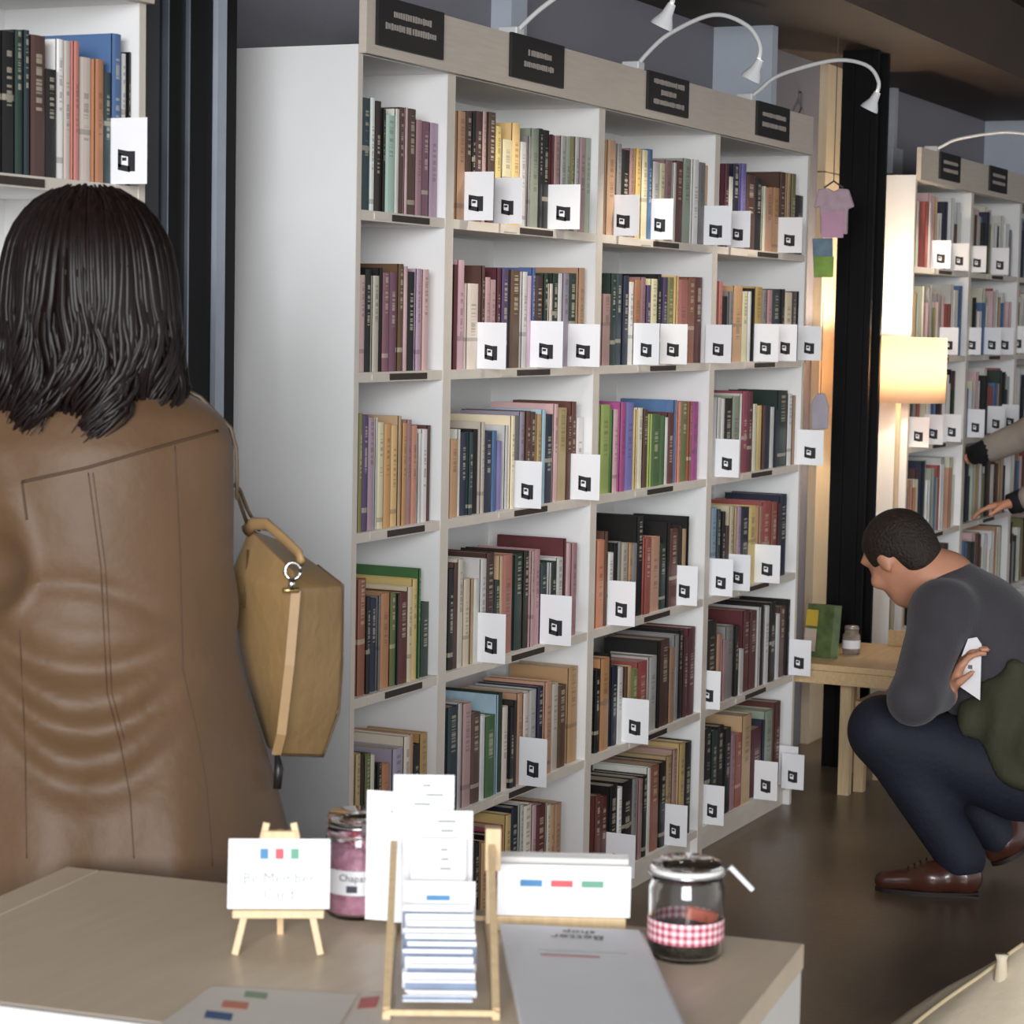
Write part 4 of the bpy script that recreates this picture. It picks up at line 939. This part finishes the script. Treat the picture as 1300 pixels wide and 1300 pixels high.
for i in range(760):
    th0 = rh.uniform(math.pi*.86, math.pi*2.14) if rh.random() < .93 else rh.uniform(.35, 2.8)     # back and sides
    if th0 > 6.283: th0 -= 6.283
    front = math.sin(th0) > .35
    zend = rh.uniform(1.25, 1.34)+(.03*max(0, -math.cos(th0))); z0 = rh.uniform(1.60, 1.655) if rh.random() < .75 else rh.uniform(1.42, 1.58)
    ph = 2.2*math.sin(th0*5)+1.2*math.sin(th0*9+1)+rh.uniform(-.5, .5); amp = rh.uniform(.018, .040); fq = 31+2.5*math.sin(th0*3); lift = rh.uniform(-.002, .006); flick = rh.uniform(-.012, .018); tw = .25*math.sin(th0*7)+rh.uniform(-.12, .12)
    pts = []; n = 16
    for j in range(n+1):
        t = j/n; z = z0+(zend-z0)*t; wv = max(0, (1.49-z)/.16); wv = min(wv, 1)
        a = np.interp(z, HZ, HX)+lift; b = np.interp(z, HZ, HY)+lift
        th = th0+tw*t*t+wv*amp*8*math.sin(fq*z+ph); rr_ = wv*amp*.55*math.sin(fq*z+ph+1.3)+flick*max(0, t-.8)*3
        pts.append((math.cos(th)*(a+rr_)-.008, .01+math.sin(th)*(b+rr_), z))
    r0 = rh.uniform(.0025, .0075)
    lk.tube(pts, [r0*(.5 if j == 0 else (1 if j < n-4 else max(.12, (n-j)/4.))) for j in range(n+1)], 5, flat=.7, caps=False)
lk.build('locks', hairm, ho, True)

# ------------------------------------------------------------------ handbag on her right side
bag = empty('handbag', (WC[0], WC[1], 0), math.atan2(wr[1], wr[0])); tag(bag, "tan leather handbag hanging at the coat wearer's right side", 'bag')
tan = mat('tan_leather', '987a51', .45, var=.14, scale=9, bump=.2, bscale=45); tan2 = mat('tan_strap', 'a08158', .5, var=.1); tand = mat('dark_leather', '5b4630', .5, var=.1)
def bp(x, y, yy): v = wl_(x, y, yy); return np.array(v)
# prism with one upright edge towards the camera: top ring, shoulder ring, belly ring, bottom ring
def ring(front, right, back, left): return [front, right, back, left]
R0 = [bp(372, 728, -.03), bp(405, 722, .10), bp(360, 690, .25), bp(315, 672, .10)]
R1 = [bp(374, 752, -.05), bp(438, 748, .07), bp(390, 720, .27), bp(290, 730, .08)]
R2 = [bp(366, 850, -.055), bp(437, 850, .08), bp(395, 850, .29), bp(300, 830, .09)]
R3 = [bp(356, 940, -.05), bp(433, 912, .08), bp(395, 930, .28), bp(325, 915, .08)]
R4 = [bp(350, 966, -.03), bp(412, 970, .07), bp(390, 965, .24), bp(338, 955, .07)]
mb = MB()
def dens(ring_):
    out = []; c_ = sum(ring_)/4
    for i in range(4):
        a, b_ = ring_[i], ring_[(i+1) % 4]
        for t in (.03, .10, .5, .90): out.append(a*(1-t)+b_*t)
        a2 = ring_[(i+1) % 4]; out.append(a*.03+b_*.97)
    for i in range(2, 20, 5): out[i] = out[i]+(out[i]-c_)*.03
    return out
def lerp(A, B2, t): return [a*(1-t)+b_*t for a, b_ in zip(A, B2)]
def shrink(A, t): c_ = sum(A)/4; return [a*(1-t)+c_*t for a in A]
seq = [shrink(R0, .5), shrink(R0, .05), R0, lerp(R0, R1, .12), lerp(R0, R1, .9), R1, lerp(R1, R2, .08), R2, lerp(R2, R3, .6), R3, lerp(R3, R4, .85), R4, shrink(R4, .06), shrink(R4, .5)]
rings = [dens(r_) for r_ in seq]; nr = 20
for r_ in rings: mb.v += [tuple(p) for p in r_]
for i in range(len(rings)-1):
    for j in range(nr): mb.f.append((i*nr+j, i*nr+(j+1) % nr, (i+1)*nr+(j+1) % nr, (i+1)*nr+j))
mb.f.append(tuple(range(nr))); mb.f.append(tuple((len(rings)-1)*nr+j for j in range(nr))[::-1])
bo_ = mb.build('bag_body', tan, bag, True); md = bo_.modifiers.new('sub', 'SUBSURF'); md.levels = md.render_levels = 1
bm_ = bmesh.new(); bm_.from_mesh(bo_.data); bmesh.ops.recalc_face_normals(bm_, faces=bm_.faces); bm_.to_mesh(bo_.data); bm_.free()
ctr_ = [sum(r_)/20 for r_ in rings]
def edge(k, a, b_, off): return [rings[q][k]+(rings[q][k]-ctr_[q])*off for q in range(a, b_)]
MB().tube(edge(0, 5, 12, .05), .0095, 4, flat=.35, up=(0, -1, 0)).build('corner_strap', tan2, bag, False)
MB().tube(edge(5, 2, 12, .0), .0022, 6).build('piping', tand, bag, True)
MB().tube([rings[11][k] for k in range(0, 6)], .0022, 6).build('piping', tand, bag, True)
MB().tube([bp(314, 700, .06), bp(312, 740, .05), bp(309, 775, .04)], .0015, 5).build('stitch_line', tand, bag, True)
for dx, m_ in ((0, tan2),):
    hp = [bp(312, 676, .08), bp(322, 666, .06), bp(340, 668, .03), bp(362, 688, -.01), bp(380, 706, -.035), bp(383, 718, -.045)]
    MB().tube(hp, [.010]*6, 8, flat=.55, up=(0, -1, .3)).build('handle', tan2, bag, True)
MB().tube([bp(372+10*math.cos(t), 728+11*math.sin(t), -.055) for t in np.linspace(0, 6.28, 16)], .0025, 6).build('ring', chrome, bag, True)
MB().tube([bp(371, 738, -.066), bp(370, 752, -.066)], .005, 8).build('snap_hook', chrome, bag, True)
MB().tube([bp(360, 753, -.068), bp(379, 753, -.06)], .004, 6).build('buckle', mat('brass', 'b9a06a', .3, metal=.8), bag, True)
# the strap is one loop over her right shoulder, lying on the coat
def s_top(x, y): h_ = bvh.ray_cast(Vector((x, y, 1.6)), Vector((0, 0, -1)))[0]; return np.array(h_)+np.array([0, 0, .004])
def s_side(y, z): h_ = bvh.ray_cast(Vector((.6, y, z)), Vector((-1, 0, 0)))[0]; return np.array(h_)+np.array([.0045, 0, 0])
strapm = mat('strap_brown', '6b5a46', .5)
pa = [s_top(.10, .015), s_top(.125, .012), s_top(.15, .01), s_side(.008, 1.315), s_side(.006, 1.285), s_side(.01, 1.25), s_side(.02, 1.215), bp(302, 632, .045), bp(314, 668, .075)]
pb = [s_top(.10, .015), s_top(.122, .03), s_top(.14, .042), s_side(.05, 1.30), s_side(.055, 1.27), s_side(.06, 1.24), bp(304, 622, .085), bp(314, 648, .10), bp(328, 674, .14)]
for p_ in (pa, pb): MB().tube(p_, .0055, 6, flat=.5).build('shoulder_strap', strapm, bag, True)
MB().tube([bp(352, 968, -.04), bp(354, 985, -.045), bp(352, 1012, -.05)], [.004, .007, .006], 8).build('tassel', mat('black_boots', '201d1c', .4), bag, True)

# ------------------------------------------------------------------ crouching man
px = lambda x, y, u: onX(x, y, u)
Lank = px(1221, 1090, 1.93); Lknee = px(1122, 928, 1.86); Lhip = px(1292, 985, 1.99); Rhip = px(1335, 975, 2.17); Rknee = px(1180, 925, 2.24); Rank = px(1272, 1062, 2.22)
Ltoe = onZ(1106, 1130); Lheel = onZ(1244, 1138); Lheel = np.array([Lheel[0], Lheel[1], 0])
pelv = (Lhip+Rhip)/2+np.array([0, 0, .02]); chest = px(1252, 830, 2.05); neckb = px(1198, 742, 2.05); 
Lsh = px(1197, 778, 1.87); Rsh = px(1222, 775, 2.22); Lelb = px(1160, 888, 1.63); Lwr = px(1202, 884, 1.79); Relb = px(1180, 880, 2.38); Rwr = px(1172, 885, 2.14)
hc_ = px(1143, 708, 2.03)
mo = empty('person', (2.03, -.72, 0)); tag(mo, 'crouching person in charcoal sweater, navy jeans and brown shoes beside the play table', 'person')
mw = np.array([2.03, -.72, 0])
lo_ = np.array([1.5, -1.35, -.01]); hi_ = np.array([2.6, -.2, 1.08])
Bm = Field(lo_, hi_, .009)
hf = nrm(np.array([.34, .74, -.60])); hu = nrm(np.array([.05, .6, .8]))
head_sdf(Bm, hc_, hf, hu, 1.0)
Bm.cap(hc_-hf*.03-hu*.06, neckb, .056, .06, .02)
Bm.chain([neckb, chest, pelv], [.09, .13, .13], .05)
Bm.chain([Lhip, Lknee, Lank], [.085, .055, .04]); Bm.chain([Rhip, Rknee, Rank], [.085, .055, .04])
Bm.cap(Lank, Lheel+(Ltoe-Lheel)*.35+UP*.045, .032, .022); Bm.chain([Lsh, Lelb, Lwr], [.055, .042, .029]); Bm.chain([Rsh, Relb, Rwr], [.055, .042, .029])
hand_caps(Bm, Lwr, nrm(px(1216, 852, 1.79)-Lwr), (.15, -.8, .5), (-.5, .6, .4), .45, 1.05)
hand_caps(Bm, Rwr, (0, .8, -.3), (0, 0, -1), (-1, 0, 0), .4, 1.05)
bmn = Bm.build('body', skin, mo, 2); bmn.location = -mw
# clothes
sweat = mat('charcoal_knit', '3f3c40', .85, var=.1, scale=14, bump=.25, bscale=160, sheen=.15)
Sw = Field(lo_, hi_, .009)
Sw.chain([neckb-np.array([0, .02, .02]), chest, pelv+np.array([0, 0, .05])], [.092, .155, .15], .06)
Sw.ell(neckb*.5+chest*.5+np.array([.0, -.03, .0]), (.19, .12, .12), None, .05)
Sw.chain([Lsh, Lelb, Lwr*.8+Lelb*.2], [.080, .060, .040], .03); Sw.chain([Rsh, Relb, Rwr], [.08, .062, .043], .035)
Sw.cap(Lsh, Rsh, .075, .075, .05)
o = Sw.build('sweater', sweat, mo, 2); o.location = -mw
MB().tube([neckb+hu*.012+(np.cross(hf, hu)*math.cos(t)+hf*math.sin(t))*.068 for t in np.linspace(0, 6.28, 25)], .009, 8).build('collar', sweat, mo, True).location = -mw
jean = mat('navy_denim', '191d2b', .75, var=.2, scale=12, bump=.25, bscale=60)
Jn = Field(lo_, hi_, .009)
Jn.chain([Lhip, Lknee, Lank], [.115, .085, .062], .04); Jn.chain([Rhip, Rknee, Rank], [.115, .085, .06], .04); Jn.ell(pelv, (.18, .15, .13), None, .05)
o = Jn.build('jeans', jean, mo, 2); o.location = -mw
shoe = mat('brown_leather', '4a2a20', .28, var=.25, scale=9, coat=.3); sole = mat('dark_sole', '241a16', .6)
def shoe_sdf(name, heel, toe, ank, lift):
    F = Field(np.minimum(heel, toe)-.12, np.maximum(heel, toe)+np.array([.12, .12, .24]), .006)
    d = toe-heel; L_ = np.linalg.norm(d); dd = d/L_; sd = nrm(np.cross(dd, UP)); up = np.cross(sd, dd)
    F.cap(heel+dd*.04+up*.045, heel+dd*L_*.45+up*.045, .038, .04, .03); F.cap(heel+dd*L_*.45+up*.038, toe-dd*.035+up*.03, .04, .028, .03)
    F.cap(heel+dd*.04+up*.05, heel*.0+ank, .04, .045, .03)
    def below(P): return -((P-heel)@up-.012)
    F.fn(F.lo, F.lo+F.h*F.n, lambda P: ((P-heel)@up-.010), .004, cut=True)
    o = F.build(name, shoe, mo, 2); o.location = -mw
    s = MB(); n = 14; pts = []
    for j in range(n+1):
        t = j/n; w = .036*(math.sin(math.pi*min(1, t*1.02+.02))**.35)*(.85+.25*math.sin(math.pi*t*.9)); pts.append((t, w))
    for z0, z1 in ((0.0, .012),):
        k = len(s.v); rng = [heel+dd*(.004+(L_-.014)*t)+sd*w for t, w in pts]+[heel+dd*(.004+(L_-.014)*t)-sd*w for t, w in reversed(pts)]
        m_ = len(rng); s.v += [tuple(p+up*z0) for p in rng]+[tuple(p+up*z1) for p in rng]
        s.f += [tuple(range(m_)), tuple(range(2*m_-1, m_-1, -1))]+[(i, m_+i, m_+(i+1) % m_, (i+1) % m_) for i in range(m_)]
    hb_ = heel+dd*.0
    s.quadbox(hb_-sd*.03-up*.0+dd*.004, dd*.07, sd*.06, up*.006)
    so_ = s.build('sole', sole, o)
    lc = MB()
    for q in range(4):
        c_ = heel+dd*L_*(.5+.055*q)+up*(.088-.008*q); lc.tube([c_-sd*.02, c_+up*.004, c_+sd*.02], .0028, 6)
    lc.build('laces', sole, o, True)
shoe_sdf('shoe', Lheel+UP*.0, Ltoe, Lank, 0)
rt = onZ(1252, 1112); rt = np.array([2.2, rt[1], .004]); rhl = px(1308, 1062, 2.24)
shoe_sdf('shoe', rhl-UP*.03, rt+UP*.012, rhl+UP*.05+np.array([0, .05, .0]), .08)
# short dark hair with a lower hairline at the nape
hs = Field(hc_-.16, hc_+.17, .006); hl = np.cross(hu, hf); Rm = rot_cols(hf, hl, hu)
hs.ell(hc_-hf*.018+hu*.035, (.103, .083, .092), Rm, .01)
hs.ell(hc_-hf*.06-hu*.02, (.05, .066, .07), Rm, .03)
hs.fn(hs.lo, hs.lo+hs.h*hs.n, lambda P: np.maximum(.052-(P-hc_)@hf, (P-hc_)@hu-.062), .012, cut=True)       # forehead
hs.fn(hs.lo, hs.lo+hs.h*hs.n, lambda P: np.maximum((P-hc_)@hu-(-.0+.0), -.035-(P-hc_)@hf), .012, cut=True)     # below the temples, in front of the ears
hs.fn(hs.lo, hs.lo+hs.h*hs.n, lambda P: (P-hc_)@hu+.072, .01, cut=True)
mh = mat('short_dark_hair', '2a1f19', .6, var=.35, scale=60, bump=.7, bscale=140)
o = hs.build('hair', mh, mo, 1); o.location = -mw
# stubble along the jaw
sb_ = Field(hc_-.16, hc_+.17, .006)
# olive jacket over his lap and a white slip of paper in his hand
oj = empty('olive_jacket', tuple(px(1255, 900, 1.9))); tag(oj, "olive green jacket bundled on the crouching person's lap", 'jacket')
jw = px(1255, 900, 1.9)
Fj = Field(jw-.28, jw+.28, .009)
pA = px(1258, 860, 1.97); pB = px(1268, 905, 1.93); pC = px(1240, 925, 1.90); pD = px(1305, 960, 1.92)
Fj.chain([pA, pB, pC], [.045, .075, .045], .04); Fj.chain([pB, pD], [.08, .09], .05); Fj.cap(px(1285, 860, 1.9), pD, .04, .08, .04)
def folds(P): return .0*P[..., 0]
q_ = np.stack(np.meshgrid(*[Fj.lo[i]+Fj.h*np.arange(Fj.n[i]) for i in range(3)], indexing='ij'), -1)
Fj.S += (.009*np.sin(q_[..., 1]*45-q_[..., 2]*30+3*np.sin(q_[..., 2]*17+q_[..., 1]*9))).astype(np.float32)
def sample(F, Q):
    t = (Q-F.lo)/F.h; i0 = np.clip(np.floor(t).astype(int), 0, F.n-2); w = np.clip(t-i0, 0, 1); out = 0.
    for a in (0, 1):
        for b_ in (0, 1):
            for c_ in (0, 1): out = out+F.S[i0[..., 0]+a, i0[..., 1]+b_, i0[..., 2]+c_]*np.where(a, w[..., 0], 1-w[..., 0])*np.where(b_, w[..., 1], 1-w[..., 1])*np.where(c_, w[..., 2], 1-w[..., 2])
    return out
Fj.S = np.maximum(Fj.S, -(np.minimum(np.minimum(sample(Sw, q_), sample(Jn, q_)), sample(Bm, q_))-.003)).astype(np.float32)
o = Fj.build('fabric', mat('olive_cotton', '3d3d2c', .85, var=.15, scale=10, bump=.25, bscale=70), oj, 2); o.location = -jw
pp = px(1226, 850, 1.86)
sl = empty('paper_slip', pp); tag(sl, "white paper slip held in the crouching person's hand", 'paper')
cs = [(1229, 811), (1240, 809), (1246, 818), (1244, 889), (1219, 872), (1212, 856)]
P6 = [px(x, y, 1.797+.025*(y-809)/80)-pp for x, y in cs]; m_ = MB(); k = len(P6)
m_.v = [tuple(p) for p in P6]+[tuple(p+np.array([.003, 0, 0])) for p in P6]; m_.f = [tuple(range(k)), tuple(range(2*k-1, k-1, -1))]+[(i, (i+1) % k, k+(i+1) % k, k+i) for i in range(k)]
m_.build('sheet', whitecard, sl); d_ = px(1229, 849, 1.797+.0125)-pp-np.array([.0005, 0, 0])
MB().quadbox(d_, (-.001, 0, 0), (0, -.011, 0), (0, 0, .02)).build('printed_mark', mat('grey_ink', '6f6c68', .7), sl)

# ------------------------------------------------------------------ person reaching into the far shelf
u_ = 4.75
h1 = px(1262, 641, u_); h2 = px(1243, 575, u_)
b0 = np.array([u_+.05, -.78, 0])
po_ = empty('person', tuple(b0)); tag(po_, 'person in a grey-beige jacket with black cuffs reaching into a far shelf', 'person')
Bp = Field((u_-.35, -1.2, -.01), (u_+.45, .22, 1.62), .011)
pel = b0+UP*.86; chs = np.array([u_+.05, -.62, 1.14]); nk = np.array([u_+.05, -.53, 1.30]); hd = np.array([u_+.05, -.47, 1.42])
w1 = px(1292, 634, u_); w2 = px(1250, 572, u_)
w1 = h1+np.array([0, -.085, .015]); 
s1 = np.array([u_-.13, -.56, 1.2]); s2 = np.array([u_+.23, -.58, 1.22]); e1_ = np.array([u_-.12, -.40, .93]); e2_ = np.array([u_+.12, -.30, 1.09])
s2 = np.array([u_-.12, -.57, 1.22]); s1 = np.array([u_+.22, -.57, 1.2]); e1_ = np.array([u_+.14, -.42, .90]); e2_ = np.array([u_-.06, -.30, 1.10])
for sx_ in (-1, 1):
    Bp.chain([b0+np.array([sx_*.09, .0, .84]), b0+np.array([sx_*.1, .05, .46]), b0+np.array([sx_*.1, .0, .09])], [.09, .06, .04]); Bp.cap(b0+np.array([sx_*.1, -.03, .045]), b0+np.array([sx_*.1, .17, .035]), .04, .03)
Bp.chain([pel, chs, nk], [.13, .14, .06], .05); head_sdf(Bp, hd+UP*.04, (0, .8, -.6), (0, .5, .8), 1.0); Bp.cap(nk, hd, .055, .055)
Bp.chain([s1, e1_, w1], [.05, .042, .03]); Bp.chain([s2, e2_, w2], [.05, .042, .03])
hand_caps(Bp, w1, (-.1, .9, -.2), (0, 0, -1), (-1, 0, 0), .3, 1.1); hand_caps(Bp, w2+np.array([0, .0, 0]), (.1, .9, -.2), (0, 0, -1), (1, 0, 0), 1.15, .72)
o = Bp.build('body', skin, po_, 2); o.location = -b0
Jk = Field((u_-.35, -1.2, .6), (u_+.45, .22, 1.4), .011)
Jk.chain([pel+UP*-.06, pel, chs, nk-UP*.02], [.16, .16, .17, .085], .05); Jk.chain([s1, e1_, w1+np.array([0, -.05, .02])], [.075, .06, .05]); Jk.chain([s2, e2_, w2+np.array([0, -.03, .012])], [.075, .062, .052])
o = Jk.build('jacket', mat('grey_beige_wool', '9b9288', .85, var=.08, scale=20), po_, 2); o.location = -b0
blk = mat('black_knit', '17161a', .85)
for w_, e_ in ((w1, e1_), (w2, e2_)):
    d = nrm(w_-e_); MB().tube([w_-d*.06, w_-d*.02, w_+d*(.028 if w_ is w1 else .06)], [.043, .045, .040 if w_ is w1 else .036], 14).build('cuff', blk, po_, True).location = -b0
Tr = Field((u_-.2, -1.05, -.0), (u_+.3, -.5, .98), .012)
for sx_ in (-1, 1): Tr.chain([b0+np.array([sx_*.09, .0, .86]), b0+np.array([sx_*.1, .05, .46]), b0+np.array([sx_*.1, .0, .1])], [.11, .082, .065])
o = Tr.build('trousers', jean, po_, 2); o.location = -b0
for sx_ in (-1, 1): MB().tube([b0*0+np.array([sx_*.1, -.06, .045]), np.array([sx_*.1, .06, .047]), np.array([sx_*.1, .18, .036])], [.04, .046, .034], 12).build('shoe', sole, po_, True)
Hp = Field(hd-.2, hd+.25, .01); Hp.ell(hd+UP*.075-np.array([0, .03, 0]), (.085, .1, .09), None, .02); Hp.ell(hd+np.array([0, -.08, .0]), (.08, .05, .09), None, .03)
o = Hp.build('hair', mh, po_, 2); o.location = -b0
